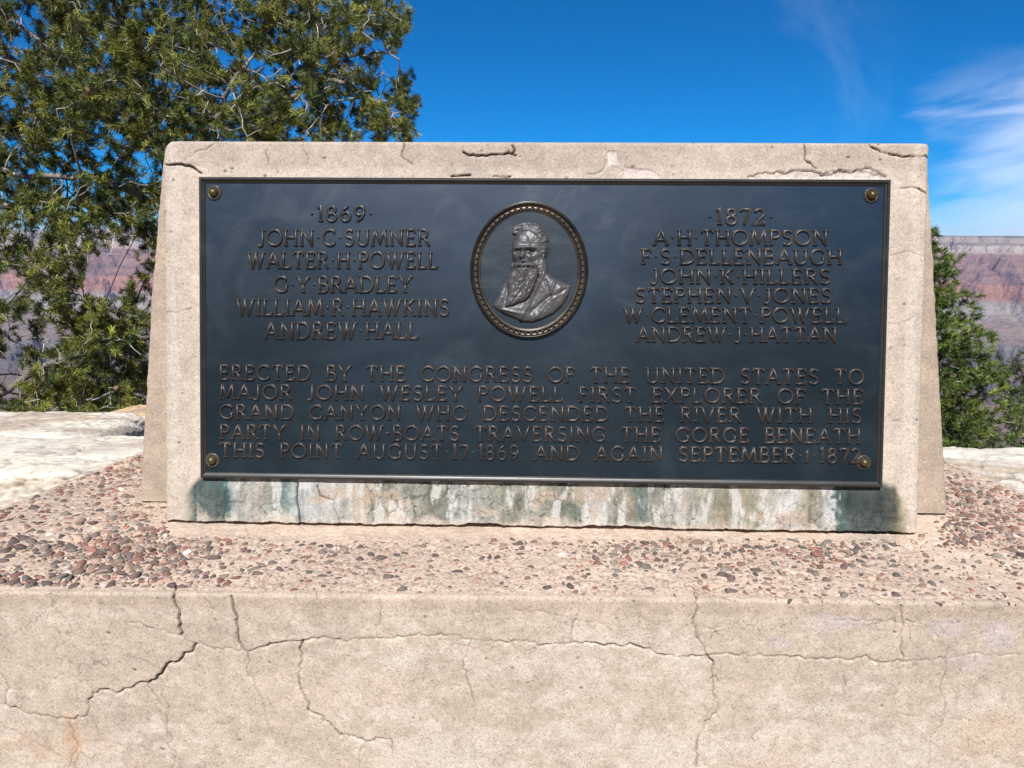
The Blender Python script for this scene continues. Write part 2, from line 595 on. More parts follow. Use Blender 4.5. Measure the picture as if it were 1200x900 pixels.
def haze():
    lo, hi = (-43000, -3200, -1460), (43000, 21800, 420)
    V = [(x, y, z) for z in (lo[2], hi[2]) for y in (lo[1], hi[1]) for x in (lo[0], hi[0])]
    F = np.array([[0, 2, 3, 1], [4, 5, 7, 6], [0, 1, 5, 4], [2, 6, 7, 3], [0, 4, 6, 2], [1, 3, 7, 5]])
    mt = bpy.data.materials.new('haze_air')
    mt.use_nodes = True
    t = mt.node_tree
    t.nodes.clear()
    v = nd(t, 'ShaderNodeVolumePrincipled')
    v.inputs['Color'].default_value = (.52, .60, 1, 1)
    v.inputs['Density'].default_value = 2.3e-5
    out = nd(t, 'ShaderNodeOutputMaterial')
    t.links.new(v.outputs[0], out.inputs['Volume'])
    o = mesh_np('haze', V, F, mt, smooth_=False)
    o['kind'] = 'stuff'


canyon()
rim_ground()
haze()


# ------------------------------------------------------------------ cracked concrete sheets
class Sheet:
    """regular grid in (s, t) metres carrying colour and depth; cracks are cut as real grooves"""

    def __init__(self, s0, s1, t0, t1, step):
        self.s = np.linspace(s0, s1, int((s1 - s0) / step) + 1)
        self.t = np.linspace(t0, t1, int((t1 - t0) / step) + 1)
        self.S, self.T = np.meshgrid(self.s, self.t)
        self.ds, self.dt = self.s[1] - self.s[0], self.t[1] - self.t[0]
        self.crack = np.zeros(self.S.shape)
        self.depth = np.zeros(self.S.shape)
        self.halo = np.zeros(self.S.shape)

    def cut(self, pts, width=.0012, wob=.0022, seed=0, dep=.004, dark=1.):
        r = np.random.default_rng(seed + len(pts) * 31)
        P = [np.array(pts[0])]
        for a, b in zip(pts[:-1], pts[1:]):
            a, b = np.array(a), np.array(b)
            L = np.hypot(*(b - a))
            n = max(1, int(L / .006))
            nrm = np.array([-(b - a)[1], (b - a)[0]]) / max(L, 1e-6)
            for k in range(1, n + 1):
                f = k / n
                j = r.normal(0, wob) if k < n else 0
                P.append(a + (b - a) * f + nrm * j)
        ph = r.random() * 9
        for k in range(len(P) - 1):
            a, b = P[k], P[k + 1]
            w = width * (.60 + .85 * float(vnoise(np.array([ph + k * .35]), np.array([seed + .5]), 3)[0]))
            m_ = w + .0075
            i0 = np.searchsorted(self.s, min(a[0], b[0]) - m_); i1 = np.searchsorted(self.s, max(a[0], b[0]) + m_)
            j0 = np.searchsorted(self.t, min(a[1], b[1]) - m_); j1 = np.searchsorted(self.t, max(a[1], b[1]) + m_)
            if i1 <= i0 or j1 <= j0:
                continue
            S, T = self.S[j0:j1, i0:i1], self.T[j0:j1, i0:i1]
            d = b - a
            tt = np.clip(((S - a[0]) * d[0] + (T - a[1]) * d[1]) / max(d @ d, 1e-12), 0, 1)
            dist = np.hypot(S - a[0] - tt * d[0], T - a[1] - tt * d[1])
            hl = np.clip(1 - (dist - w * .5) / (.0028 + 1.4 * w), 0, 1) * min(1, w / .0016)
            self.halo[j0:j1, i0:i1] = np.maximum(self.halo[j0:j1, i0:i1], hl)
            c = np.clip((w * .5 + self.ds * .62 - dist) / self.ds, 0, 1) * min(1, w / self.ds * .9)
            self.crack[j0:j1, i0:i1] = np.maximum(self.crack[j0:j1, i0:i1], c * dark)
            self.depth[j0:j1, i0:i1] = np.maximum(self.depth[j0:j1, i0:i1], c * dep * min(1, w / .0018))

    def pits(self, n, seed, rmax=.0022):
        r = np.random.default_rng(seed)
        for _ in range(n):
            x, y = r.uniform(self.s[0], self.s[-1]), r.uniform(self.t[0], self.t[-1])
            rad = rmax * r.uniform(.35, 1) ** 2
            i0 = np.searchsorted(self.s, x - 2 * rad - self.ds); i1 = np.searchsorted(self.s, x + 2 * rad + self.ds)
            j0 = np.searchsorted(self.t, y - 2 * rad - self.dt); j1 = np.searchsorted(self.t, y + 2 * rad + self.dt)
            d = np.hypot((self.S[j0:j1, i0:i1] - x) * r.uniform(.6, 1), self.T[j0:j1, i0:i1] - y)
            c = np.clip((rad + self.ds * .5 - d) / self.ds, 0, 1) * .75
            self.crack[j0:j1, i0:i1] = np.maximum(self.crack[j0:j1, i0:i1], c)
            self.depth[j0:j1, i0:i1] = np.maximum(self.depth[j0:j1, i0:i1], c * .002)


def zoomed(ox, oy, k, pts):
    return [(ox + x * k, oy + y * k) for x, y in pts]


# base: the front edge of the top runs along y = EY(x)
def EY(x):
    return -.2683 + .0143 * np.asarray(x)


base = empty('concrete_base', (0, .15, -1.05), 'broad cracked tan concrete base with pebbles set in its top, carrying the monument', 'base')
R_LIP = .0055


def base_uv(px, py):
    """pixel on the base -> sheet coordinates (t < 0 on the top, t > 0 down the front)"""
    p = on_z(px, py, Z0)
    if p[1] > EY(p[0]):
        return p[0], -(p[1] - EY(p[0]))
    p = on_y(px, py, float(EY(on_y(px, py, -.268)[0])))
    return p[0], Z0 - p[2]


def base_px(S, T):
    y = np.where(T < 0, EY(S) - T, EY(S))
    z = np.where(T < 0, Z0, Z0 - T)
    return to_px(np.stack([S, y, z], -1))


def side_x(y, sgn):
    return np.interp(y, [-.3, .06, .47, .9], [-1.062, -1.013, -.950, -.88]) * (1 if sgn < 0 else -1.02)


sh = Sheet(-1.08, 1.10, -.86, .36, .0016)
k3, k4 = 400 / 1059, 400 / 1059
BC = [
    (0, 560, [(550, 335), (548, 400), (556, 425), (562, 490)], 2.6), (0, 560, [(717, 365), (725, 410), (737, 470), (740, 500), (763, 538)], 2.8),
    (0, 560, [(380, 445), (440, 452), (560, 490), (610, 515), (660, 532), (690, 535), (715, 528), (735, 538), (767, 540)], 1.3),
    (0, 560, [(767, 540), (800, 528), (850, 515), (940, 505), (1000, 493), (1059, 500)], 1.6),
    (0, 560, [(608, 515), (597, 540), (570, 545), (555, 570), (518, 578), (500, 610), (460, 637)], 2.5),
    (0, 560, [(460, 637), (428, 637), (405, 655), (385, 655), (360, 670), (310, 658), (285, 670), (272, 690), (268, 740), (215, 750)], 1.9),
    (0, 560, [(215, 750), (150, 738), (90, 735), (30, 715), (15, 705), (15, 680), (28, 655), (15, 630), (0, 610)], 1.5),
    (0, 560, [(455, 637), (490, 690), (517, 715), (515, 770), (530, 800), (525, 840), (550, 855), (535, 900)], 1.4),
    (0, 560, [(380, 755), (510, 768)], .7),
    (0, 560, [(767, 540), (775, 570), (765, 600), (790, 640), (812, 680), (825, 740)], 1.2),
    (0, 560, [(940, 505), (935, 560), (925, 610), (935, 660), (960, 700), (955, 720), (1000, 740), (1040, 780), (1059, 800)], 1.9),
    (0, 560, [(880, 370), (890, 440), (920, 500)], .8), (0, 560, [(985, 350), (985, 380)], 1.2), (0, 560, [(418, 350), (420, 395)], .9),
    (0, 560, [(775, 290), (770, 330)], 1.3), (0, 560, [(818, 820), (815, 850)], .8),
    (400, 560, [(0, 505), (60, 500), (110, 497), (200, 492), (350, 485), (405, 500), (450, 505), (530, 505), (575, 503), (610, 520)], 1.4),
    (400, 560, [(610, 520), (650, 515), (710, 510), (760, 507), (830, 515), (870, 522), (895, 512), (940, 530), (980, 545), (1059, 553)], 1.6),
    (400, 560, [(120, 375), (122, 440), (110, 497)], 1.1), (400, 560, [(425, 365), (428, 410), (440, 450), (450, 505)], 1.1),
    (400, 560, [(735, 380), (738, 410), (720, 450), (710, 510)], 1.2), (400, 560, [(405, 500), (390, 540), (375, 590), (395, 640), (412, 690)], 1.3),
    (400, 560, [(412, 690), (415, 760), (405, 810), (415, 860), (440, 900)], .9),
    (400, 560, [(275, 370), (285, 400), (330, 410), (380, 425), (430, 415)], .9), (400, 560, [(530, 408), (620, 412), (730, 440)], 1.0),
    (400, 560, [(730, 440), (800, 450), (880, 460)], .8), (400, 560, [(0, 795), (40, 803), (75, 820), (110, 808), (155, 812), (160, 850), (155, 900)], 1.4),
    (400, 560, [(75, 820), (55, 860), (55, 900)], 1.2), (400, 560, [(155, 812), (200, 800), (225, 760)], .9), (400, 560, [(160, 860), (210, 870), (240, 895)], .8),
    (400, 560, [(690, 640), (685, 720)], .7), (400, 560, [(100, 860), (120, 880), (115, 900)], .8),
    (800, 560, [(30, 335), (42, 370), (32, 450), (40, 490), (60, 515), (75, 550)], 1.7),
    (800, 560, [(75, 550), (95, 570), (92, 620), (100, 680), (112, 715), (85, 750), (50, 800), (42, 850), (45, 900)], 1.6),
    (800, 560, [(85, 622), (100, 615), (112, 632)], 1.6), (800, 560, [(60, 465), (120, 462)], 1.0),
    (800, 560, [(0, 553), (75, 550), (150, 545), (280, 552), (390, 558), (490, 558), (520, 565), (570, 550), (600, 570), (680, 570), (740, 566)], 1.5),
    (800, 560, [(740, 566), (830, 560), (900, 545), (1000, 550), (1059, 550)], 1.0), (800, 560, [(678, 395), (682, 450), (680, 500), (685, 570)], 1.7),
    (800, 560, [(470, 440), (600, 443), (720, 450)], 1.1), (800, 560, [(720, 450), (850, 448)], .7), (800, 560, [(490, 558), (495, 600), (505, 640), (497, 680)], 1.1),
    (800, 560, [(815, 560), (820, 600), (800, 650), (815, 700), (805, 770), (770, 800), (768, 850), (770, 900)], 1.1),
    (800, 560, [(355, 560), (365, 640), (400, 710), (430, 800), (465, 860)], .8), (800, 560, [(630, 730), (720, 738), (805, 745), (900, 755)], .8),
    (800, 560, [(665, 575), (672, 640)], .9), (800, 560, [(545, 640), (600, 665), (680, 680)], .6),
]
for i, (ox, oy, pts, w) in enumerate(BC):
    pp = [base_uv(*q) for q in zoomed(ox, oy, k3, pts)]
    sh.cut(pp, w * .00076, .0016, i, .005 + .003 * (w > 1.5), 1. if w > 1 else .8)
iron = np.zeros(sh.S.shape)
orange = [base_uv(*q) for q in zoomed(0, 560, k3, [(215, 750), (222, 800), (240, 835), (220, 870), (215, 900)])]
sh.cut(orange, .0012, .002, 99, .002, .7)
sh.pits(420, 5)
S, T = sh.S, sh.T
PX, PY, _ = base_px(S, T)
tone = fbm(S * 3.2, T * 3.2, 5, 101, .55)
fine = fbm(S * 60, T * 60, 4, 102, .6)
mid = fbm(S * 14, T * 14, 4, 103, .6)
topm = sst(-T + (fine - .5) * .008, .006, .014)
cf = lin(209, 193, 177)
ct = lin(224, 201, 180)
C = np.where(topm[..., None] > 0, ct, cf) * (.84 + .22 * tone + .22 * (mid - .5) + .34 * (fine - .5))[..., None]
# pinker strip topping the front face, darkening the lip's colour against its sunlit band
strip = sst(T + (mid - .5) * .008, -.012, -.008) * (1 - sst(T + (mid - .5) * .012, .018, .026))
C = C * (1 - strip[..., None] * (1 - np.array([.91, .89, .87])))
# pale efflorescence towards the lower front and in scattered patches
eff = sst(fbm(S * 6, T * 11, 6, 111, .62) + .22 * sst(T, .08, .27) + .35 * (fine - .5), .52, .80) * (1 - topm) * .62 * sst(T, .015, .05) * (.4 + 1.1 * fine)
C = C + (lin(226, 216, 204) * .95 - C) * np.clip(eff, 0, 1)[..., None]
# lilac-grey repair smears on the right
for cx, cy, rx, ry, a in ((1170, 745, 26, 22, .55), (1110, 735, 22, 12, .4), (960, 730, 30, 10, .4), (1000, 728, 20, 8, .35), (915, 752, 16, 8, .35), (1140, 775, 30, 14, .3)):
    q = np.hypot((PX - cx) / rx, (PY - cy) / ry) + (mid - .5) * 1.2
    g = (1 - sst(q, .55, 1.15)) * a * (1 - topm)
    C = C + (lin(205, 194, 196) - C) * g[..., None]
# rust stain low on the left
g = sst(fbm(S * 7, T * 13, 5, 131) + .42 * sst(PY, 835, 905) - .0016 * np.maximum(PX - 20, 0), .66, .92) * (1 - topm) * sst(PY, 790, 880) * .5
C = C + (lin(214, 172, 128) - C) * np.clip(g, 0, 1)[..., None]
oc = np.min([np.hypot(S - a[0], T - a[1]) for a in [np.array(orange[i]) * (1 - f) + np.array(orange[i + 1]) * f for i in range(4) for f in (0, .25, .5, .75)]], 0)
C = C + (lin(200, 150, 105) - C) * (np.exp(-(oc / .010) ** 2) * .38)[..., None]
# tan mortar smear right
q = np.hypot((PX - 1160) / 70, (PY - 860) / 35) + (mid - .5)
C = C + (lin(208, 182, 155) - C) * ((1 - sst(q, .5, 1.1)) * .5 * (1 - topm))[..., None]
# greenish drip below the panel's right corner
q = np.hypot((PX - 1020) / 45, (PY - 632) / 12) + (mid - .5)
C = C + (lin(178, 172, 155) - C) * ((1 - sst(q, .4, 1.1)) * .5 * topm)[..., None]
# sand-coloured bed on the top
gx, gy = np.floor(S / .0034 + (fine - .5) * 1.5).astype(np.int64), np.floor(T / .0034 + (mid - .5) * 1.5).astype(np.int64)
gsel = h2(gx, gy, 71)
gcol = np.stack([lin(118, 86, 76), lin(92, 82, 80), lin(160, 110, 90), lin(205, 186, 168), lin(140, 120, 108)])[(h2(gx, gy, 72) * 4.99).astype(int)]
gm = (gsel > .80 - .12 * ((PX < 330) | (PX > 1090))) * topm * sst(PY, 615, 645 - 40 * ((PX < 190) | (PX > 1080)).astype(float))
C = C + (gcol - C) * (gm * .55)[..., None]
sandy = topm * (fbm(S * 9, T * 9, 4, 141) - .5) * .25
C = C * (1 + sandy[..., None])
hn = vor(S * 5.5 + (tone - .5) * 2.6 + (mid - .5) * .5, T * 7 + (mid - .5) * .8 + tone, 91)
hair_ = (1 - sst(hn, .0, .012)) * sst(fbm(S * 4, T * 4, 3, 92), .38, .55) * (1 - topm)
C = C * (1 - .36 * hair_[..., None])
C = C * (1 + (.22 * sh.halo * (fine * 2 - .75))[..., None])
C = C * (1 - sh.crack[..., None] * np.array([.86, .88, .90]))
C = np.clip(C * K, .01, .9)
D = sh.depth + sh.halo ** 2 * .0009 * sst(fine, .40, .62) + .0022 * (fbm(S * 25, T * 25, 4, 151) - .5) + .0012 * (fine - .5) + .006 * (fbm(S * 2.4, T * 2.4, 3, 152) - .5)
D = D + topm * .004 * (fbm(S * 70, T * 70, 3, 153) - .5)
# position with a worn, rounded lip
rl = R_LIP * (.6 + .8 * fbm(S * 6, S * 0 + 3, 3, 160))
ang = np.clip((T + rl) / (2 * rl), 0, 1) * (np.pi / 2)
yy = EY(S) + np.where(T < -rl, -T, np.where(T > rl, 0, rl - rl * np.sin(ang)))
zz = Z0 - np.where(T > rl, T, np.where(T < -rl, 0, rl - rl * np.cos(ang)))
nyy, nzz = -np.sin(ang), np.cos(ang)
yy = yy - nyy * D
zz = zz - nzz * D
xl, xr = side_x(yy, -1), side_x(yy, 1)
xx = np.clip(S, xl + D * .5, xr - D * .5)
V = np.stack([xx, yy, zz], -1)
dx = np.where(S < xl, xl - S, np.where(S > xr, S - xr, 0))
V[..., 2] = np.where((dx > 0) & (T < 0), V[..., 2] - dx * 6, V[..., 2])
Vf = V.reshape(-1, 3)
F = grid_faces(*S.shape)
inb = ((S > xl - .012) & (S < xr + .012)).ravel()
F = F[inb[F].all(1)]
Vc, Fc, Cc = compact(Vf, F, C.reshape(-1, 3))
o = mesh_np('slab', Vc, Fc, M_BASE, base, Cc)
unparent_shift(o)
# lower body of the base, set a few millimetres inside the surface sheet
b = MB()
ring = [(-1.058, -.262), (1.079, -.231), (1.02, .30), (.955, .58), (-.93, .58), (-1.005, .06)]
nr_ = len(ring)
low = [(x * 1.01, y, -1.2) for x, y in ring]
top = [(x * .996, y, Z0 - .05) for x, y in ring]
Fq = [[i, (i + 1) % nr_, nr_ + (i + 1) % nr_, nr_ + i] for i in range(nr_)]
b.add(low + top, np.array(Fq), lin(190, 172, 156) * K)
b.add([(x, y, Z0 - .05) for x, y in ring[:4]], np.array([[0, 1, 2, 3]]), lin(190, 172, 156) * K)
b.add([(ring[i][0], ring[i][1], Z0 - .05) for i in (0, 3, 4, 5)], np.array([[0, 1, 2, 3]]), lin(190, 172, 156) * K)
b.build('footing', M_BASE, base, False)


# ------------------------------------------------------------------ pebbles set in the top
def icosphere():
    import bmesh
    bm = bmesh.new()
    bmesh.ops.create_icosphere(bm, subdivisions=2, radius=1)
    v = np.array([list(x.co) for x in bm.verts])
    f = np.array([[x.index for x in q.verts] for q in bm.faces])
    bm.free()
    return v, f


ICO_V, ICO_F = icosphere()


def pebble_density(px, py):
    d = np.zeros(px.shape)
    # dense left corner, thinning towards the middle
    left = sst(px, 260, 130) if False else 1 - sst(px, 170, 330)
    d = np.maximum(d, left * sst(py, 560, 600) * .95 + (px < 165) * (py < 600) * .9)
    d = np.maximum(d, .30 * sst(py, 628, 650) * (px > 200) * (px < 560))
    mid_ = np.exp(-((px - 760) / 230) ** 2) * .50 * sst(py, 622, 642)
    d = np.maximum(d, mid_)
    d = np.maximum(d, .15 * sst(py, 640, 655) * (px > 900))
    right = sst(px, 1095, 1125) * (1 - sst(py, 600, 660))
    d = np.maximum(d, right * .95)
    d = np.maximum(d, sst(px, 1090, 1180) * .22 * (py < 690))
    # bare mortar against the panel
    bare = (px > 195) * (px < 1075) * (1 - sst(py, 626, 642))
    return d * (1 - bare)


PALETTE = [((136, 84, 70), 6), ((104, 80, 76), 6), ((122, 111, 102), 4), ((70, 62, 58), 3), ((164, 96, 74), 1.1), ((190, 150, 128), 4),
           ((142, 108, 90), 5), ((102, 94, 86), 3), ((168, 140, 120), 4), ((205, 190, 175), 1.2), ((128, 74, 62), 1.6), ((84, 62, 60), 3)]
PAL = np.array([lin(*c) for c, _ in PALETTE])
PW = np.array([w for _, w in PALETTE], float)
PW /= PW.sum()


def pebbles():
    n = 330000
    x = rng.uniform(-1.06, 1.06, n)
    y = rng.uniform(-.262, .57, n)
    ok = (x > side_x(y, -1) + .012) & (x < side_x(y, 1) - .012) & ~((np.abs(x) < .785) & (y > .10)) & ~((np.abs(x) < .676) & (y > -.002))
    x, y = x[ok], y[ok]
    px, py, _ = to_px(np.stack([x, y, np.full(len(x), Z0)], -1))
    d = pebble_density(px, py) * (.35 + 1.3 * sst(fbm(x * 11, y * 11, 3, 171), .36, .62))
    edge = sst(y, EY(x) + .004, EY(x) + .03)
    size = np.exp(rng.normal(np.log(.0024), .55, len(x)))
    size = np.clip(size, .0009, .0085) * np.where(px < 330, 1.14, 1.06)
    keep = rng.random(len(x)) < d * .62 * (.25 + .75 * edge)
    x, y, size, d = x[keep], y[keep], size[keep], d[keep]
    order = np.argsort(-size)
    cells, out = {}, []
    for i in order:                            # keep stones from sinking into each other
        c = (int(x[i] // .012), int(y[i] // .012))
        good = True
        for a in (-1, 0, 1):
            for b_ in (-1, 0, 1):
                for j in cells.get((c[0] + a, c[1] + b_), ()):
                    if (x[i] - x[j]) ** 2 + (y[i] - y[j]) ** 2 < (.80 * (size[i] + size[j])) ** 2:
                        good = False
                        break
        if good:
            cells.setdefault(c, []).append(i)
            out.append(i)
    out = np.array(out)
    x, y, size = x[out], y[out], size[out]
    n = len(x)
    el_ = np.stack([rng.uniform(.95, 1.5, n), rng.uniform(.7, 1.0, n), rng.uniform(.5, .85, n)], -1) * size[:, None]
    a = rng.uniform(0, 2 * np.pi, n)
    tl = rng.normal(0, .28, (n, 2))
    v = ICO_V[None] * (1 + .22 * rng.normal(0, 1, (n, len(ICO_V), 1)) * .35)
    # facet: cut a random side off
    cutd = rng.normal(0, 1, (n, 1, 3))
    cutd /= np.linalg.norm(cutd, axis=-1, keepdims=True)
    dd = (v * cutd).sum(-1, keepdims=True)
    v = v - cutd * np.maximum(dd - rng.uniform(.35, .8, (n, 1, 1)), 0)
    for _ in range(4):
        cutd = rng.normal(0, 1, (n, 1, 3)) * np.array([1, 1, .6])
        cutd /= np.linalg.norm(cutd, axis=-1, keepdims=True)
        v = v - cutd * np.maximum((v * cutd).sum(-1, keepdims=True) - rng.uniform(.45, .85, (n, 1, 1)), 0)
    v = v * el_[:, None]
    ca, sa = np.cos(a)[:, None], np.sin(a)[:, None]
    vx, vy, vz = v[..., 0] * ca - v[..., 1] * sa, v[..., 0] * sa + v[..., 1] * ca, v[..., 2]
    vz = vz + vx * tl[:, :1] * .5 + vy * tl[:, 1:] * .5
    sink = rng.uniform(-.42, .10, n) * el_[:, 2]
    Vp = np.stack([vx + x[:, None], vy + y[:, None], vz + Z0 + sink[:, None] - .0008], -1)
    F = (ICO_F[None] + (np.arange(n) * len(ICO_V))[:, None, None]).reshape(-1, 3)
    ci = rng.choice(len(PAL), n, p=PW)
    c = PAL[ci] * .92 * np.exp(rng.normal(0, .22, (n, 1))) * (1 + rng.normal(0, .018, (n, 3)))
    c = (c * .74 + .03 + .10 * c.mean(1, keepdims=True)) * .90 + .05 * lin(206, 176, 152)
    C_ = np.repeat(c[:, None], len(ICO_V), 1)
    o = mesh_np('pebbles', Vp.reshape(-1, 3), F, M_PEBBLE, base, np.clip(C_, .01, .8).reshape(-1, 3))
    unparent_shift(o)
    o['kind'] = 'stuff'
    return n


pebbles()

# ------------------------------------------------------------------ the monument
mon = empty('stone_monument', (0, .3, Z0), 'tan concrete monument block with battered sides holding the dark bronze plaque', 'monument')
YB = .105
# --- main block: upright front face at y = YB, sides leaning in
bl = [on_y(162, 590, YB), on_y(177, 330, YB), on_y(188.5, 196, YB), on_y(191, 182, YB)]
br = [on_y(1112, 603, YB), on_y(1101, 410, YB), on_y(1091, 222, YB), on_y(1088, 182, YB)]
ZT = float(on_y(640, 165.5, YB)[2]) - .002


def block():
    zs = np.concatenate([np.linspace(Z0 + .004, ZT - .03, 300), ZT - .03 * np.cos(np.linspace(0, np.pi / 2, 18))[1:]])
    L = np.interp(zs, [p[2] for p in bl], [p[0] for p in bl])
    R = np.interp(zs, [p[2] for p in br], [p[0] for p in br])
    rc = .022
    q = np.clip((zs - (ZT - rc)) / rc, 0, 1)
    cor = rc - rc * np.sqrt(np.clip(1 - q * q, 0, 1))
    L = L + cor + .0008 * (fbm(zs * 60, zs * 0 + 1.5, 4, 201) - .5) * 5
    R = R - cor * .5 - .0008 * (fbm(zs * 60, zs * 0 + 7.5, 4, 202) - .5) * 5
    # columns: back-left .. front .. back-right
    nside = 26
    yb = .60
    cols = []
    fx = np.concatenate([np.linspace(0, .11, 60), np.linspace(.11, .89, 40)[1:-1], np.linspace(.89, 1, 60)])
    rr = .009
    for k in range(nside):
        y = yb - (yb - YB - rr) * (k / (nside - 1))
        cols.append((np.zeros_like(zs), np.full_like(zs, y), -1))
    Vs = []
    for k in range(nside):
        y = yb - (yb - YB - rr) * (k / (nside - 1))
        Vs.append(np.stack([L, np.full_like(zs, y), zs], -1))
    for f in fx:
        x = L + (R - L) * f
        d = np.minimum(np.minimum(x - L, R - x), rr)
        y = YB + rr - np.sqrt(np.clip(rr * rr - (rr - d) ** 2, 0, None))
        Vs.append(np.stack([x, y, zs], -1))
    for k in range(nside):
        y = YB + rr + (yb - YB - rr) * (k / (nside - 1))
        Vs.append(np.stack([R, np.full_like(zs, y), zs], -1))
    V = np.stack(Vs, 1)                       # rows z, cols around
    s_ = V[..., 0] - V[..., 1]
    t_ = V[..., 2]
    nz_ = fbm(s_ * 30, t_ * 30, 4, 203) - .5
    V[..., 1] += nz_ * .003
    tone = fbm(s_ * 4, t_ * 4, 4, 204)
    streaks = fbm(s_ * 40, t_ * 3, 4, 205) - .5
    C = lin(196, 178, 160) * (.86 + .22 * tone + .35 * nz_ + .18 * streaks)[..., None]
    nr, nc = V.shape[:2]
    b = MB()
    b.add(V.reshape(-1, 3), grid_faces(nr, nc), np.clip(C * K, .02, .9).reshape(-1, 3))
    # back and top
    b.add([V[0, 0], V[0, -1], V[-1, -1], V[-1, 0]], np.array([[1, 0, 3, 2]]), lin(190, 172, 155) * K)
    tn = nc
    ft = V[-1, nside:nc - nside]
    bk = ft.copy()
    bk[:, 1] = yb
    b.add(np.concatenate([ft, bk]), np.array([[i, i + 1, len(ft) + i + 1, len(ft) + i] for i in range(len(ft) - 1)]), lin(196, 178, 160) * K)
    b.build('block', M_STONE, mon)


block()

# --- front panel leaning back, with cracks, spalls and stains
PU0, PU1 = -.6680, .6685
PV0, PV1 = -.0815, .5965
ps = Sheet(PU0, PU1, PV0, PV1, .00165)


def puv(px, py):
    return on_face(px, py, NC)


kz8, kt1, kt2, ks = 140 / 1145, .375, .425, .2583
PC = [
    (160, 150, kz8, [(245, 338), (300, 355), (370, 347), (430, 347), (500, 360), (550, 385), (600, 425), (622, 434)], 2.6),
    (160, 150, kz8, [(455, 310), (560, 235), (700, 180), (760, 140), (770, 128)], 1.0), (160, 150, kz8, [(765, 130), (815, 185)], .8),
    (160, 150, kz8, [(245, 795), (262, 822), (270, 800)], 1.6), (160, 150, kz8, [(330, 765), (370, 752), (430, 775), (500, 850)], .6),
    (150, 140, kt1, [(445, 70), (430, 100), (440, 125), (435, 145)], 1.0), (150, 140, kt1, [(420, 105), (435, 95)], .8),
    (150, 140, kt1, [(548, 66), (545, 95), (560, 110), (560, 140)], 1.0), (150, 140, kt1, [(860, 63), (862, 90), (855, 115), (890, 140)], 1.5),
    (150, 140, kt1, [(1048, 102), (1065, 112), (1080, 110), (1120, 114), (1160, 108), (1190, 104), (1212, 112)], 2.6), (150, 140, kt1, [(1010, 178), (1070, 175)], 2.2),
    (150, 140, kt1, [(1140, 179), (1196, 178)], 1.6), (150, 140, kt1, [(680, 66), (684, 78)], 1.0), (150, 140, kt1, [(900, 120), (935, 100), (945, 85)], .5),
    (600, 140, kt2, [(0, 70), (8, 85), (2, 92)], 2.4), (600, 140, kt2, [(255, 60), (260, 95), (256, 130), (235, 148), (210, 150)], 1.2),
    (600, 140, kt2, [(480, 62), (474, 90), (470, 130)], .6), (600, 140, kt2, [(808, 62), (808, 108), (840, 135)], 1.5), (600, 140, kt2, [(808, 108), (795, 122)], 1.0),
    (600, 140, kt2, [(975, 60), (1000, 80), (1030, 92), (1075, 102), (1140, 100), (1152, 108)], 1.8), (600, 140, kt2, [(960, 62), (985, 68)], .8),
    (600, 140, kt2, [(1070, 190), (1110, 188), (1130, 196), (1158, 214)], 1.5), (600, 140, kt2, [(700, 66), (704, 90)], .6), (600, 140, kt2, [(550, 64), (546, 100)], .5),
    (1040, 240, 160 / 450, [(10, 168), (60, 152), (80, 155), (122, 170)], 1.0), (1040, 240, 160 / 450, [(0, 390), (60, 385), (112, 355)], .9),
    (1040, 240, 160 / 450, [(20, 712), (60, 716)], .9), (1040, 240, 160 / 450, [(8, 480), (12, 470)], 1.6),
    (0, 330, .3444, [(558, 105), (600, 106), (652, 90)], .9), (0, 330, .3444, [(660, 256), (668, 258)], 1.0),
    (190, 550, ks, [(290, 50), (285, 150), (280, 250)], 1.2), (190, 550, ks, [(615, 60), (612, 150), (620, 190), (625, 258)], 2.2),
    (190, 550, ks, [(705, 75), (715, 120), (780, 140), (775, 170), (800, 220), (803, 250)], 1.7), (190, 550, ks, [(930, 80), (945, 130), (960, 165), (935, 200), (935, 240)], 1.2),
    (190, 550, ks, [(780, 140), (800, 100), (790, 70)], 1.0), (190, 550, ks, [(1145, 60), (1140, 150), (1150, 250)], 1.0), (190, 550, ks, [(300, 150), (370, 148), (385, 110)], 1.0),
    (400, 560, k3, [(225, 25), (215, 60), (230, 110), (225, 150)], 1.2), (400, 560, k3, [(80, 150), (85, 110), (115, 85), (110, 50)], 1.1), (400, 560, k3, [(700, 40), (715, 70), (700, 100), (740, 140)], 1.0),
    (400, 560, k3, [(850, 40), (845, 80), (880, 110), (885, 145)], 1.1), (400, 560, k3, [(635, 40), (632, 145)], .9), (400, 560, k3, [(765, 60), (770, 100), (762, 140)], .9),
    (800, 560, k3, [(150, 30), (148, 90), (160, 155)], 1.0), (800, 560, k3, [(235, 60), (260, 90), (240, 130)], .9), (800, 560, k3, [(385, 40), (420, 80), (415, 140)], .9),
]
for i, (ox, oy, kk, pts, w) in enumerate(PC):
    ps.cut([puv(*q) for q in zoomed(ox, oy, kk, pts)], w * .00095, .0011, 300 + i, .006, 1.)
ps.pits(300, 15, .0024)
S, T = ps.S, ps.T
QX, QY, _ = to_px(fpt(S, T, NC))
tone = fbm(S * 4, T * 4, 5, 401, .55)
mid = fbm(S * 16, T * 16, 4, 402, .6)
fine = fbm(S * 70, T * 70, 4, 403, .6)
C = lin(208, 193, 178) * (.84 + .20 * tone + .22 * (mid - .5) + .30 * (fine - .5))[..., None]
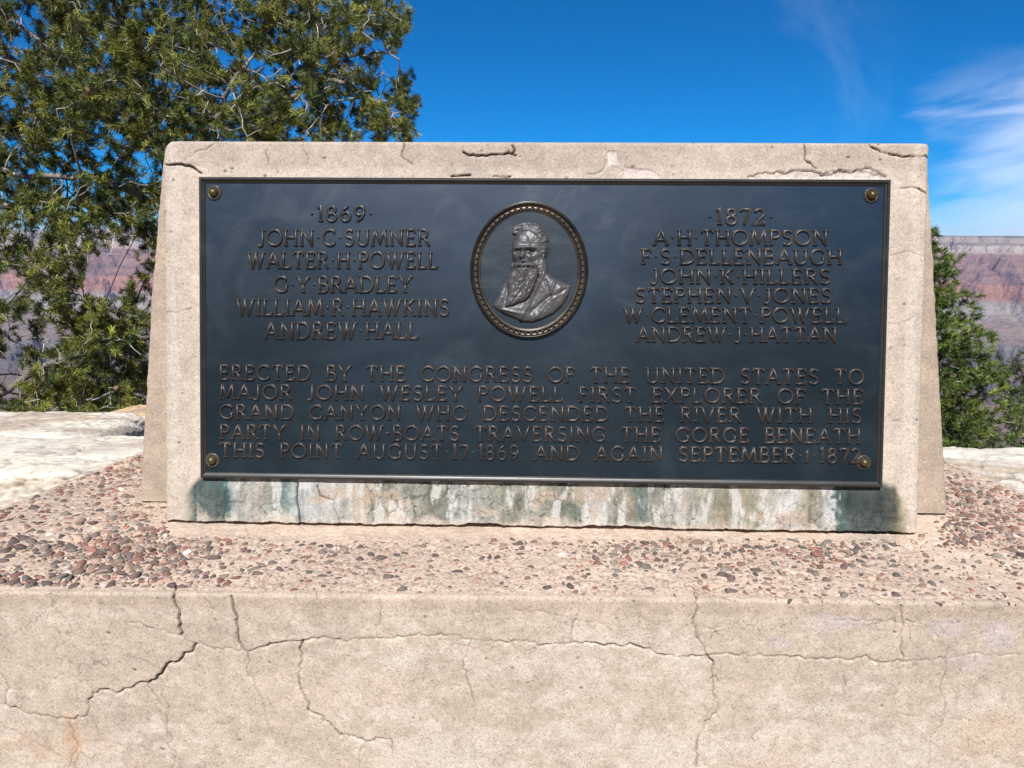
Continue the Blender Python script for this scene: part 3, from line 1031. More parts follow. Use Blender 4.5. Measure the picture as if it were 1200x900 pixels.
# top band a little greyer and pinker, a paler rubbed margin next to the plaque
tb = sst(T + (mid - .5) * .01, .545, .556)
C = C * (1 - tb[..., None] * (1 - np.array([.90, .885, .88])))
du = np.maximum(np.abs(S) - .6075, 0)
dv = np.maximum(T - .5335, 0)
dist = np.hypot(du, dv)
rub = np.exp(-(dist / .012) ** 2) * (.3 + .9 * mid)
C = C + (lin(222, 208, 190) - C) * np.clip(rub * .55, 0, 1)[..., None]
vs_ = sst(fbm(S * 34, T * 4, 4, 405), .55, .75) * (np.abs(S) > .6)
C = C + (lin(218, 208, 196) - C) * (vs_ * .45)[..., None]
dep = ps.depth.copy()


def spall(poly, colr, a, dpt, seed, rag=.6):
    """broken patch: polygon in pixels, with a ragged edge"""
    global C, dep
    pl = np.array(poly, float)
    x0, x1, y0, y1 = pl[:, 0].min() - 6, pl[:, 0].max() + 6, pl[:, 1].min() - 6, pl[:, 1].max() + 6
    mk = (QX > x0) & (QX < x1) & (QY > y0) & (QY < y1)
    x = QX[mk] + (fbm(S[mk] * 90, T[mk] * 90, 3, seed) - .5) * 10 * rag
    y = QY[mk] + (fbm(S[mk] * 90, T[mk] * 90, 3, seed + 9) - .5) * 10 * rag
    ins = np.zeros(x.shape, bool)
    j = len(pl) - 1
    for i in range(len(pl)):
        c_ = ((pl[i, 1] > y) != (pl[j, 1] > y)) & (x < (pl[j, 0] - pl[i, 0]) * (y - pl[i, 1]) / (pl[j, 1] - pl[i, 1] + 1e-9) + pl[i, 0])
        ins ^= c_
        j = i
    g = ins * a
    cm = C[mk]
    C[mk] = cm + (lin(*colr) * (.8 + .4 * fine[mk])[:, None] - cm) * g[:, None]
    dm = dep[mk]
    dep[mk] = dm + ins * dpt * (.6 + .8 * fbm(S[mk] * 120, T[mk] * 120, 3, seed + 3))


spall([(877, 206), (890, 203), (905, 201), (930, 200), (945, 198), (960, 202), (975, 203), (985, 199), (1000, 200), (1015, 196), (1030, 200), (1040, 207), (1040, 210), (877, 210)], (218, 204, 194), .6, .0040, 51, .5)
spall([(962, 203), (985, 199), (1005, 199), (1030, 204), (1030, 210), (960, 210)], (224, 213, 205), .55, .002, 52, .5)
spall([(711, 177), (722, 178), (726, 192), (712, 194)], (226, 216, 208), .7, .002, 53, .4)
spall([(731, 196), (760, 199), (775, 207), (730, 209)], (222, 206, 200), .7, .002, 54, .6)
# the stained strip under the plaque
XS = [195, 205, 214, 222, 245, 258, 263, 270, 300, 318, 332, 345, 372, 400, 430, 450, 470, 500, 520, 545, 575, 600, 625, 650, 680, 695, 705, 722, 745, 752, 762, 785, 800, 825, 850, 880, 905, 925, 950, 965, 978, 983, 991, 1040, 1052, 1062, 1072]
CS = [(207, 192, 172), (178, 172, 148), (132, 140, 126), (80, 98, 98), (98, 112, 108), (82, 112, 110), (76, 124, 122), (178, 184, 178), (196, 188, 176), (160, 166, 156), (112, 134, 128), (186, 194, 192), (200, 198, 194), (196, 194, 186), (196, 186, 170), (132, 138, 122), (176, 176, 166), (150, 148, 134), (128, 130, 118), (186, 188, 182), (170, 168, 156), (138, 140, 122), (186, 182, 170), (156, 154, 140), (116, 126, 112), (190, 190, 184), (196, 192, 184), (150, 146, 130), (158, 150, 134), (100, 122, 116), (148, 150, 138), (176, 172, 160), (208, 204, 196), (168, 162, 144), (150, 146, 126), (158, 152, 132), (190, 184, 172), (208, 206, 202), (152, 144, 124), (186, 180, 168), (216, 216, 214), (92, 112, 104), (62, 76, 75), (74, 80, 76), (120, 116, 92), (176, 162, 130), (212, 194, 172)]
CS = np.array([lin(*c) for c in CS])
wx = QX + (mid - .5) * 26 + (fine - .5) * 14
SC = np.stack([np.interp(wx, XS, CS[:, k]) for k in range(3)], -1)
blot = fbm(S * 38, T * 30, 5, 411, .62) + .45 * (fbm(S * 150, T * 9 + .6 * mid, 4, 417, .6) - .5)
SC = SC * (.42 + .92 * blot + .5 * (fine - .5))[..., None]
pk = sst(fbm(S * 20, T * 34, 4, 412), .56, .70) * .55
SC = SC + (lin(200, 178, 158) - SC) * (pk * (QX > 290) * (QX < 975))[..., None]
lime = sst(fbm(S * 60, T * 16, 5, 413, .6), .54, .68) * .75 * (QX > 262) * (QX < 985)
SC = SC + (lin(214, 212, 206) - SC) * lime[..., None]
# fine map cracking
cz = vor(S * 45 + mid * 1.5, T * 45 + fine, 61)
crz = (1 - sst(cz, .0, .10)) * .55 * sst(fbm(S * 8, T * 8, 3, 415), .4, .6)
SC = SC * (1 - crz[..., None])
lim = np.interp(QX, [190, 215, 228, 1035, 1050, 1075], [.0, .0, 1, 1, 1, 0])
hgt = np.interp(QX, [190, 206, 222, 236, 1034, 1048, 1062, 1076], [-.09, -.055, -.02, .004, .004, .0, -.03, -.09])
g = (1 - sst(T + (mid - .5) * .02, hgt - .008, hgt + .010)) * lim * (.90 + .2 * mid)
g = g * (1 - .75 * sst(-T + (blot - .5) * .05, .060, .085) * (QX > 230) * (QX < 980))
C = C + (SC - C) * np.clip(g, 0, 1)[..., None]
C = C * (1 + (.20 * ps.halo * (fine * 2 - .75))[..., None])
C = C * (1 - ps.crack[..., None] * np.array([.86, .88, .90]))
C = np.clip(C * K, .008, .9)
# geometry
rc = np.where(S < 0, .021, .008)
q = np.clip((T - (PV1 - rc)) / rc, 0, 1)
cor = rc - rc * np.sqrt(np.clip(1 - q * q, 0, 1))
rag = (fbm(T * 50, T * 0 + .5, 4, 421) - .5) * .004
f_ = (S - PU0) / (PU1 - PU0)
UL, UR = PU0 + cor + rag, PU1 - cor - (fbm(T * 50, T * 0 + 5.5, 4, 422) - .5) * .004
UU = np.where(S < 0, np.maximum(S, UL), np.minimum(S, UR))
d = np.minimum(np.minimum(UU - UL, UR - UU), PV1 - T)
rr = .007
d = np.clip(d, 0, rr)
nn = NC - (rr - np.sqrt(np.clip(rr * rr - (rr - d) ** 2, 0, None))) - dep - .0022 * (fbm(S * 30, T * 30, 4, 431) - .5) - .0014 * (fine - .5) - .003 * crz * g
botrag = np.clip(1 - (T - PV0) / .02, 0, 1) * (.0075 * fbm(S * 40, S * 0 + 2.5, 5, 441, .65) - .002 + .004 * sst(fbm(S * 7, S * 0 + 8.5, 2, 442), .55, .75))
V = fpt(UU, T + botrag, nn)
keep = ~((np.abs(S) < .600) & (T > .008) & (T < .526))
kf = keep[:-1, :-1] | keep[1:, 1:]
F = grid_faces(*S.shape, keep=kf)
Vf = V.reshape(-1, 3)
nR, nC = S.shape
idx = np.arange(nR * nC).reshape(nR, nC)
loop = np.concatenate([idx[::-1, 0], idx[0, 1:], idx[1:, -1], idx[-1, ::-1][1:]])
loop = loop[::-1]
bk = Vf[loop].copy()
bk[:, 1] = np.maximum(.125, bk[:, 1] + .002)
nb = len(loop)
st0 = len(Vf)
Fs = np.stack([loop[:-1], loop[1:], st0 + np.arange(1, nb), st0 + np.arange(nb - 1)], -1)
Va = np.concatenate([Vf, bk])
Ca = np.concatenate([C.reshape(-1, 3), C.reshape(-1, 3)[loop]])
Vc, Fc, Cc = compact(Va, np.concatenate([F, Fs]), Ca)
o = mesh_np('front_panel', Vc, Fc, M_STONE, mon, Cc)
unparent_shift(o)
o['label'] = 'leaning front panel, green and grey stained under the plaque'

# ------------------------------------------------------------------ bronze plaque
plq = empty('bronze_plaque', tuple(F0 + FN * NC), 'large dark bronze plaque with raised lettering bolted to the concrete monument', 'plaque')
PW_, PH_ = .6, .5309


def backing():
    b = MB()
    n_ = 2
    us = np.linspace(-PW_ + .009, PW_ - .009, 160)
    vs__ = np.linspace(.009, PH_ - .009, 70)
    A, B = np.meshgrid(us, vs__)
    nn = NF + .0006 * (fbm(A * 9, B * 9, 3, 501) - .5)
    b.add(fpt(A, B, nn).reshape(-1, 3), grid_faces(*A.shape))
    b.build('field', M_FIELD, plq)
    prof = [(0, NC - .004), (0, -.0016), (.0006, -.0006), (.0016, 0), (.0042, 0), (.0052, -.0006), (.0056, -.0022), (.0064, -.0026), (.0080, -.0034), (.0096, -.0048), (.0104, NF - .001)]
    b = MB()
    for i in range(4):
        a0, a1 = [((-1, 0), (1, 0)), ((1, 0), (1, 1)), ((1, 1), (-1, 1)), ((-1, 1), (-1, 0))][i]
        L_ = []
        for ins, n in prof:
            row = []
            for c in (a0, a1):
                u = c[0] * (PW_ - ins)
                v = ins if c[1] == 0 else PH_ - ins
                row.append(fpt(u, v, n))
            L_.append(row)
        Vv = np.array(L_)
        b.add(Vv.reshape(-1, 3), grid_faces(len(prof), 2))
    b.build('frame', M_FRAME, plq, False)


backing()

# --- lettering: each stroke is a raised ridge
LW = .075                                     # half width of a stroke, in cap heights


def arc(cx, cy, rx, ry, a0, a1, n=14):
    a = np.radians(np.linspace(a0, a1, n))
    return [(cx + rx * math.cos(t), cy + ry * math.sin(t)) for t in a]


def hs(x, y, w=.12):                          # horizontal serif
    return ([(x - w, y), (x + w, y)], .55)


def vsf(x, y, d):                             # vertical serif of arms and bowls
    return ([(x, y), (x + .02, y + d)], .7)


_t, _b = .965, .035
G = {
    'A': (.90, [[(.06, 0), (.45, 1)], [(.45, 1), (.84, 0)], [(.20, .34), (.70, .34)], hs(.07, _b, .11), hs(.83, _b, .11)]),
    'B': (.70, [[(.14, 0), (.14, 1)], [(.05, 1)] + [(.36, 1)] + arc(.38, .76, .20, .24, 90, -90) + [(.14, .52)], [(.14, .52), (.38, .52)] + arc(.40, .26, .24, .26, 90, -90) + [(.04, 0)]]),
    'C': (.88, [arc(.50, .5, .43, .48, 48, 312, 26), vsf(.78, .74, .18), vsf(.78, .26, -.16)]),
    'D': (.92, [[(.14, 0), (.14, 1)], [(.04, .98), (.36, .98)] + arc(.40, .5, .45, .48, 90, -90, 20) + [(.04, .02)]]),
    'E': (.68, [[(.14, 0), (.14, 1)], [(.04, .98), (.58, .98)], [(.14, .52), (.48, .52)], [(.04, .02), (.61, .02)], vsf(.57, .96, -.14), vsf(.60, .04, .16), ([(.48, .44), (.48, .60)], .6)]),
    'F': (.64, [[(.14, 0), (.14, 1)], [(.04, .98), (.57, .98)], [(.14, .52), (.46, .52)], vsf(.56, .96, -.14), ([(.46, .44), (.46, .60)], .6), hs(.14, _b)]),
    'G': (.94, [arc(.50, .5, .43, .48, 50, 318, 26), [(.80, .42), (.80, .10)], vsf(.78, .76, .16), hs(.80, .43, .11)]),
    'H': (.92, [[(.15, 0), (.15, 1)], [(.77, 0), (.77, 1)], [(.15, .52), (.77, .52)], hs(.15, _b), hs(.15, _t), hs(.77, _b), hs(.77, _t)]),
    'I': (.34, [[(.17, 0), (.17, 1)], hs(.17, _b), hs(.17, _t)]),
    'J': (.50, [[(.33, 1), (.33, .20)] + arc(.17, .18, .16, .22, 0, -130, 10), hs(.33, _t)]),
    'K': (.80, [[(.15, 0), (.15, 1)], [(.66, .98), (.17, .46)], [(.30, .58), (.70, .02)], hs(.15, _b), hs(.15, _t), hs(.66, _t, .10), hs(.71, _b, .10)]),
    'L': (.64, [[(.14, 0), (.14, 1)], [(.04, .02), (.60, .02)], vsf(.58, .04, .18), hs(.14, _t)]),
    'M': (1.06, [[(.09, 0), (.22, 1)], [(.22, 1), (.53, .12)], [(.53, .12), (.84, 1)], [(.84, 1), (.97, 0)], hs(.09, _b, .10), hs(.97, _b, .10), hs(.19, _t, .08), hs(.87, _t, .08)]),
    'N': (.92, [[(.15, 0), (.15, 1)], [(.15, .98), (.77, .03)], [(.77, 0), (.77, 1)], hs(.15, _b), hs(.12, _t, .10), hs(.77, _t)]),
    'O': (1.0, [arc(.5, .5, .44, .48, 90, 450, 34)]),
    'P': (.68, [[(.14, 0), (.14, 1)], [(.04, .98), (.36, .98)] + arc(.37, .73, .24, .25, 90, -90) + [(.14, .48)], hs(.14, _b)]),
    'R': (.78, [[(.14, 0), (.14, 1)], [(.04, .98), (.36, .98)] + arc(.37, .74, .23, .24, 90, -90) + [(.14, .50)], [(.38, .50), (.70, .02)], hs(.14, _b), hs(.71, _b, .08)]),
    'S': (.66, [arc(.33, .74, .22, .23, 40, 250, 14) + arc(.33, .26, .24, .25, 80, -145, 16), vsf(.50, .84, .14), vsf(.11, .14, -.13)]),
    'T': (.78, [[(.39, 0), (.39, 1)], [(.06, .98), (.72, .98)], vsf(.07, .96, -.15), vsf(.70, .96, -.15), hs(.39, _b)]),
    'U': (.90, [[(.16, 1), (.16, .34)] + arc(.45, .33, .29, .32, 180, 360, 14) + [(.74, 1)], hs(.16, _t), hs(.74, _t)]),
    'V': (.88, [[(.08, 1), (.44, 0)], [(.44, 0), (.80, 1)], hs(.08, _t, .11), hs(.80, _t, .11)]),
    'W': (1.20, [[(.08, 1), (.36, 0)], [(.36, 0), (.64, 1)], [(.50, 1), (.80, 0)], [(.80, 0), (1.10, 1)], hs(.10, _t, .11), hs(.57, _t, .12), hs(1.10, _t, .11)]),
    'X': (.84, [[(.10, 1), (.74, 0)], [(.74, 1), (.10, 0)], hs(.10, _t, .1), hs(.74, _t, .1), hs(.10, _b, .1), hs(.74, _b, .1)]),
    'Y': (.84, [[(.07, 1), (.42, .46)], [(.77, 1), (.42, .46)], [(.42, .48), (.42, 0)], hs(.08, _t, .1), hs(.76, _t, .1), hs(.42, _b)]),
    '1': (.42, [[(.24, 0), (.24, 1), (.10, .86)], hs(.24, _b)]),
    '2': (.66, [arc(.33, .72, .23, .26, 160, -35, 14) + [(.08, .03), (.60, .03)], vsf(.59, .04, .12)]),
    '6': (.68, [arc(.34, .30, .24, .29, 90, 450, 22), [(.10, .32), (.13, .58), (.26, .82), (.46, .98)]]),
    '7': (.62, [[(.08, .97), (.57, .97), (.26, 0)], vsf(.07, .97, -.14)]),
    '8': (.66, [arc(.33, .75, .19, .23, 90, 450, 20), arc(.33, .26, .24, .26, 90, 450, 22)]),
    '9': (.68, [arc(.34, .70, .24, .29, 90, 450, 22), [(.58, .68), (.55, .42), (.42, .18), (.22, .02)]]),
    'i': (.34, [[(.17, 0), (.17, .72), (.08, .62)], hs(.17, _b, .09)]),
    '-': (.36, [[(.06, .48), (.30, .48)]]),
    '.': (.34, []),
}
_lv = [0]


def ridge(b, pts, wf, org, e1, e2, h):
    """pts in glyph units -> raised stroke with sloping sides"""
    P = np.array(pts, float)
    n = len(P)
    d = np.gradient(P, axis=0) if n > 2 else np.repeat((P[-1:] - P[:1]), n, 0)
    if n > 2:
        dl = P[1:] - P[:-1]
        dl /= np.linalg.norm(dl, axis=1, keepdims=True) + 1e-9
        d = np.concatenate([dl[:1], dl[:-1] + dl[1:], dl[-1:]])
    d /= np.linalg.norm(d, axis=1, keepdims=True) + 1e-9
    nr = np.stack([-d[:, 1], d[:, 0]], -1)
    if n > 2:
        mit = np.ones(n)
        c = np.clip((nr[1:-1] * np.stack([-dl[:-1, 1], dl[:-1, 0]], -1)).sum(1), .45, 1)
        mit[1:-1] = 1 / c
        nr = nr * mit[:, None]
    w = LW * wf
    _lv[0] = (_lv[0] + 1) % 13
    hh = h * (1 + .012 * _lv[0])
    prof = [(-1.28, -.12), (-.86, .72), (-.45, 1.0), (0, 1.06), (.45, 1.0), (.86, .72), (1.28, -.12)]
    ends = np.zeros(n)
    rows = []
    for i in range(n):
        row = []
        for s_, k_ in prof:
            q_ = P[i] + nr[i] * w * s_
            row.append(org + e1 * q_[0] + e2 * q_[1] + FN * (hh * k_))
        rows.append(row)

    def capped(i, sg):
        row = []
        for s_, k_ in prof:
            q_ = P[i] + nr[i] * w * s_ * .9 + d[i] * sg * w * .75
            row.append(org + e1 * q_[0] + e2 * q_[1] + FN * (-hh * .12))
        return row
    rows = [capped(0, -1)] + rows + [capped(-1, 1)]
    V = np.array(rows)
    b.add(V.reshape(-1, 3), grid_faces(V.shape[0], len(prof))[:, ::-1])


def dome(b, org, e1, e2, c, r, h, hf):
    rows = []
    for k in range(5):
        a = k / 4 * np.pi / 2
        for j in range(10):
            t = j / 10 * 2 * np.pi
            q_ = (c[0] + r * math.cos(a) * math.cos(t), c[1] + r * math.cos(a) * math.sin(t))
            rows.append(org + e1 * q_[0] + e2 * q_[1] + FN * (h * hf * math.sin(a) - .0003))
    F = [[k * 10 + j, k * 10 + (j + 1) % 10, (k + 1) * 10 + (j + 1) % 10, (k + 1) * 10 + j] for k in range(4) for j in range(10)]
    b.add(rows, np.array(F))


def text_line(b, txt, x0, x1, yt0, yb0, yt1, yb1, track=.10, space=.55, justify=False):
    """pixel ends of the line: x0..x1, cap top and baseline at both ends"""
    A = np.array(on_face(x0, yb0, NF))
    B = np.array(on_face(x1, yb1, NF))
    H0 = np.array(on_face(x0, yt0, NF)) - A
    H1 = np.array(on_face(x1, yt1, NF)) - B
    hcap = (np.linalg.norm(H0) + np.linalg.norm(H1)) / 2
    wid = [(space if c == ' ' else G[c][0] + track) for c in txt]
    L = np.linalg.norm(B - A) / hcap
    tot = sum(wid) - track
    ns = txt.count(' ')
    if justify and ns:
        extra = (L - tot) / ns
        sx = 1.
        if extra < -.25:
            sx = L / (tot - .25 * ns)
            extra = -.25
        if extra > .35:
            sx = L / (tot + .35 * ns)
            extra = .35
    else:
        extra, sx = 0, L / tot
    dirn = (B - A) / np.linalg.norm(B - A)
    up = np.array([-dirn[1], dirn[0]])
    e1 = (FX * dirn[0] + FU * dirn[1]) * hcap * sx
    e2 = (FX * up[0] + FU * up[1]) * hcap
    x = 0
    for c, w in zip(txt, wid):
        if c == ' ':
            x += w + extra
            continue
        org = F0 + FX * A[0] + FU * A[1] + FN * NF + e1 * x
        h = .0033
        for st in G[c][1]:
            pts, wf = st if isinstance(st, tuple) else (st, 1.)
            ridge(b, pts, wf, org, e1, e2, h)
        if c == '.':
            dome(b, org, e1, e2, (.17, .50), .085, h, 1.0)
        x += w


b = MB()
for ln in [('.1869.', 362, 438, 242, 259.5, 242, 259.5), ('JOHN.C.SUMNER', 302, 504, 269.3, 288, 269.3, 288), ('WALTER.H.POWELL', 290, 513.5, 295.7, 314.2, 295.7, 314.5),
           ('G.Y.BRADLEY', 321, 483, 324.3, 342.5, 324.3, 342.5), ('WILLIAM.R.HAWKINS', 277, 527, 350.6, 369.5, 350.8, 370), ('ANDREW.HALL', 310, 490.5, 378, 397, 378.3, 397)]:
    text_line(b, *ln, track=.08)
o = b.build('lettering', M_LETTER, plq)
o['label'] = 'raised list of five names under 1869'
b = MB()
for ln in [('.1872.', 828, 907, 244.8, 263, 245, 263.3), ('A.H.THOMPSON', 765.5, 970, 269.6, 287, 270, 287.4), ('F.S.DELLENBAUGH', 751, 987, 292.2, 309.3, 292.6, 309.9), ('JOHN.K.HILLERS', 762, 973, 315.2, 332.2, 315.6, 332.6),
           ('STEPHEN.V.JONES', 744, 974.5, 337.8, 354.7, 338.2, 355), ('W.CLEMENT.POWELL', 730.5, 991.5, 360.6, 377.8, 361, 378.2), ('ANDREW.J.HATTAN', 745.5, 980.5, 383.4, 400.3, 383.8, 400.7)]:
    text_line(b, *ln, track=.08)
o = b.build('lettering', M_LETTER, plq)
o['label'] = 'raised list of six names under 1872'
b = MB()
for ln in [('ERECTED BY THE CONGRESS OF THE UNITED STATES TO', 257, 1012, 427.6, 444.9, 433.2, 450.4), ('MAJOR JOHN WESLEY POWELL FIRST EXPLORER OF THE', 257, 1011, 450.3, 467.2, 456.8, 473.4),
           ('GRAND CANYON WHO DESCENDED THE RIVER WITH HIS', 257.5, 1009.5, 473.5, 490.6, 479.2, 495.4), ('PARTY IN ROW-BOATS TRAVERSING THE GORGE BENEATH', 257.5, 1008.5, 497, 514.2, 503.2, 519.4),
           ('THIS POINT AUGUST.17.1869 AND AGAIN SEPTEMBER.i.1872', 257.5, 1008, 518.6, 535.4, 526, 542.4)]:
    text_line(b, *ln, track=.10, space=.5, justify=True)
o = b.build('lettering', M_LETTER, plq)
o['label'] = 'raised five line dedication across the lower half'

# --- oval medallion
OC = np.array(on_face(620, 317, NF))
OR = np.array([abs(on_face(689, 317, NF)[0] - OC[0]), abs(on_face(620, 236.5, NF)[1] - OC[1])])
med = empty('medallion', (0, 0, 0), '', '')
del med['label'], med['category']
med.parent = plq
med.matrix_parent_inverse = Matrix.Translation(-plq.location)


def oval_ring():
    prof = [(-.0010, -.001), (0, .0035), (.0012, .0062), (.0028, .0074), (.0044, .0066), (.0056, .0044), (.0062, .0026), (.0080, .0018), (.0112, .0018), (.0118, .0034), (.0128, .0040), (.0138, .0034), (.0146, .0012), (.0160, .0016), (.0175, .0010), (.0185, -.001)]
    n = 160
    t = np.linspace(0, 2 * np.pi, n)
    V = []
    for d_, h in prof:
        V.append(fpt(OC[0] + (OR[0] - d_) * np.cos(t), OC[1] + (OR[1] - d_) * np.sin(t), NF + h))
    b = MB()
    b.add(np.array(V).reshape(-1, 3), grid_faces(len(prof), n)[:, ::-1])
    b.build('oval_frame', M_RING, med)
    b = MB()
    m_ = 84
    # bead row and leaf row, spaced evenly round the ellipse
    tt = np.linspace(0, 2 * np.pi, 4000)
    for off, cnt, r, h, hf in ((.0096, 62, .0029, .0032, 1.0), (.0128, 96, .0013, .0020, 1.0)):
        ex, ey = (OR[0] - off) * np.cos(tt), (OR[1] - off) * np.sin(tt)
        L = np.concatenate([[0], np.cumsum(np.hypot(np.diff(ex), np.diff(ey)))])
        for k in range(cnt):
            a = np.interp(L[-1] * k / cnt, L, tt)
            c = fpt(OC[0] + (OR[0] - off) * np.cos(a), OC[1] + (OR[1] - off) * np.sin(a), NF + (.0018 if cnt == 62 else .0036))
            dome(b, c, FX, FU, (0, 0), r, h, hf)
    b.build('beading', M_FRAME, med)


oval_ring()


def bust():
    """bearded man in low relief, sculpted as one height field (units: 1/4.74 photo pixel)"""
    k = .00147 / 4.74 * 1.0
    x0, x1, y0, y1 = 92, 668, 118, 802
    nx, ny = 330, 390
    Xz, Yz = np.meshgrid(np.linspace(x0, x1, nx), np.linspace(y0, y1, ny))
    wob = (fbm(Xz / 40, Yz / 40, 3, 601) - .5)

    def ell(cx, cy, rx, ry, H, ang=0, p=.5, base=0):
        a = math.radians(ang)
        dx, dy = Xz - cx, Yz - cy
        u = (dx * math.cos(a) + dy * math.sin(a)) / rx
        v = (-dx * math.sin(a) + dy * math.cos(a)) / ry
        r = u * u + v * v
        return np.where(r < 1, base + H * np.clip(1 - r, 0, 1) ** p, -5)

    def gau(cx, cy, rx, ry, H, ang=0):
        a = math.radians(ang)
        dx, dy = Xz - cx, Yz - cy
        u = (dx * math.cos(a) + dy * math.sin(a)) / rx
        v = (-dx * math.sin(a) + dy * math.cos(a)) / ry
        return H * np.exp(-(u * u + v * v))

    def seg(p, q_, w, H):
        p, q_ = np.array(p, float), np.array(q_, float)
        d = q_ - p
        t = np.clip(((Xz - p[0]) * d[0] + (Yz - p[1]) * d[1]) / (d @ d), 0, 1)
        r = np.hypot(Xz - p[0] - t * d[0], Yz - p[1] - t * d[1]) / w
        return H * np.exp(-r * r)

    def poly(pl, soft=10):
        pl = np.array(pl, float)
        ins = np.zeros(Xz.shape, bool)
        dmin = np.full(Xz.shape, 1e9)
        j = len(pl) - 1
        for i in range(len(pl)):
            c_ = ((pl[i, 1] > Yz) != (pl[j, 1] > Yz)) & (Xz < (pl[j, 0] - pl[i, 0]) * (Yz - pl[i, 1]) / (pl[j, 1] - pl[i, 1] + 1e-9) + pl[i, 0])
            ins ^= c_
            d = pl[i] - pl[j]
            t = np.clip(((Xz - pl[j, 0]) * d[0] + (Yz - pl[j, 1]) * d[1]) / (d @ d), 0, 1)
            dmin = np.minimum(dmin, np.hypot(Xz - pl[j, 0] - t * d[0], Yz - pl[j, 1] - t * d[1]))
            j = i
        return np.where(ins, np.clip(dmin / soft, 0, 1), 0)
    h = np.full(Xz.shape, 0.)
    # coat: shoulders and chest, cut off by a curve below
    body = poly([(455, 448), (478, 470), (520, 505), (570, 528), (612, 545), (598, 600), (565, 655), (515, 700), (455, 730), (400, 748), (350, 746), (290, 722), (235, 700), (192, 672), (180, 655), (205, 610), (235, 545), (270, 495), (310, 470)], 26)
    bh = np.sqrt(body * (2 - body)) * 20 + body * (gau(520, 560, 70, 60, 12) + gau(300, 680, 90, 40, 8) + gau(235, 600, 35, 70, 6))
    h = np.maximum(h, bh)
    # lapels and coat folds
    for p, q_, w, a in (((470, 455), (330, 742), 9, 9), ((445, 480), (352, 690), 8, -7), ((500, 600), (395, 690), 12, -7), ((498, 604), (470, 520), 9, -5), ((520, 520), (500, 590), 8, 6),
                        ((590, 560), (520, 600), 9, -5), ((550, 560), (470, 690), 16, 4), ((250, 560), (222, 670), 8, -5), ((430, 520), (410, 560), 10, 4), ((480, 640), (420, 720), 10, 4), ((230, 680), (330, 700), 7, 5)):
        h = h + seg(p, q_, w, a) * (body > .05)
    # neck, skull, face
    h = np.maximum(h, ell(430, 430, 52, 90, 30, -12))
    h = np.maximum(h, ell(388, 318, 98, 122, 44, 6, .5))
    h = np.maximum(h, ell(352, 345, 70, 112, 52, 2, .42))
    fm = sst(h, 20, 40)
    h = h + gau(345, 285, 52, 30, 5) * fm                                   # forehead
    h = h + gau(318, 341, 24, 8, 11, -6) + gau(385, 338, 32, 9, 13, 4)          # brows
    h = h - gau(318, 360, 21, 12, 20) - gau(384, 358, 28, 13, 22)             # sockets
    h = h + gau(317, 361, 10, 6, 11) + gau(382, 359, 13, 6, 12)                 # eyes
    h = h - gau(317, 369, 14, 3, 3) - gau(382, 368, 17, 3, 3)
    h = h + seg((347, 345), (338, 388), 11, 15) + gau(336, 392, 15, 10, 15)     # nose
    h = h - gau(330, 402, 6, 4, 5) - gau(352, 402, 6, 4, 5)
    h = h + gau(392, 396, 26, 18, 6) + gau(312, 394, 14, 16, 4)               # cheeks
    h = h - seg((365, 390), (392, 425), 6, 4)
    # moustache, mouth shadow, long beard
    st = (fbm(Xz / 9 + wob * 2, Yz / 46 + wob, 4, 611, .6) - .5)
    st2 = (fbm((Xz * .9 + Yz * .45) / 9 + wob * 2, (Yz * .9 - Xz * .3) / 50, 4, 612, .6) - .5)
    beard = poly([(296, 415), (325, 420), (360, 420), (408, 416), (428, 440), (436, 480), (420, 520), (405, 560), (388, 600), (350, 635), (300, 655), (255, 672), (246, 655), (262, 610), (262, 570), (256, 530), (270, 490), (290, 455)], 30)
    bb = np.sqrt(beard * (2 - beard))
    h = np.where(beard > 0, np.maximum(h, 20 + bb * (26 + 12 * sst(600 - Yz, 0, 180)) + st2 * 15 * bb), h)
    for p, q_, a in (((340, 450), (300, 600), 5), ((380, 460), (350, 610), 5), ((400, 500), (290, 655), 6), ((315, 470), (270, 600), -5), ((365, 470), (330, 610), -6), ((408, 450), (385, 590), -4), ((290, 500), (265, 640), 4)):
        h = h + seg(p, q_, 8, a) * (beard > 0)
    h = h + seg((345, 415), (300, 440), 11, 15) + seg((348, 415), (408, 438), 13, 16) + (seg((345, 415), (300, 440), 12, 8) + seg((348, 415), (408, 438), 13, 8)) * st
    h = h - seg((322, 448), (378, 448), 6, 12)
    # hair swept up and back, ear
    hair = poly([(282, 255), (286, 225), (310, 205), (350, 193), (395, 196), (440, 210), (474, 240), (490, 285), (492, 330), (480, 375), (465, 405), (450, 400), (446, 350), (436, 310), (420, 275), (380, 250), (330, 250), (295, 262)], 22)
    hb = np.sqrt(hair * (2 - hair))
    st3 = (fbm((Xz * .5 + Yz) / 11 + wob * 3, (Xz - Yz * .3) / 40, 4, 613, .6) - .5)
    h = np.where(hair > 0, np.maximum(h, 8) + sst(hair, 0, .5) * 6 + st3 * 15 * np.clip(hb * 1.2, 0, 1), h)
    h = h + (ell(458, 368, 15, 30, 12, 10, .6) > 0) * (6 * np.clip(1 - ((Xz - 458) / 15) ** 2 - ((Yz - 368) / 30) ** 2, 0, 1)) - gau(456, 366, 6, 14, 7)
    h = h + seg((430, 400), (440, 470), 10, 5) * st3 * 3
    h = np.where(h > 2, h + (fbm(Xz / 14, Yz / 14, 3, 614) - .5) * 3, h)
    # medallion ground
    Px, Py = 540 + Xz * .2111, 220 + Yz * .2111
    uo = (Px - 620) / 69 * OR[0]
    vo = -(Py - 317) / 80.5 * OR[1]
    e = np.hypot(uo / (OR[0] - .0165), vo / (OR[1] - .0165))
    hh = h * k * 1.08
    V = fpt(OC[0] + uo, OC[1] + vo, NF + .0004 + np.maximum(hh, 0))
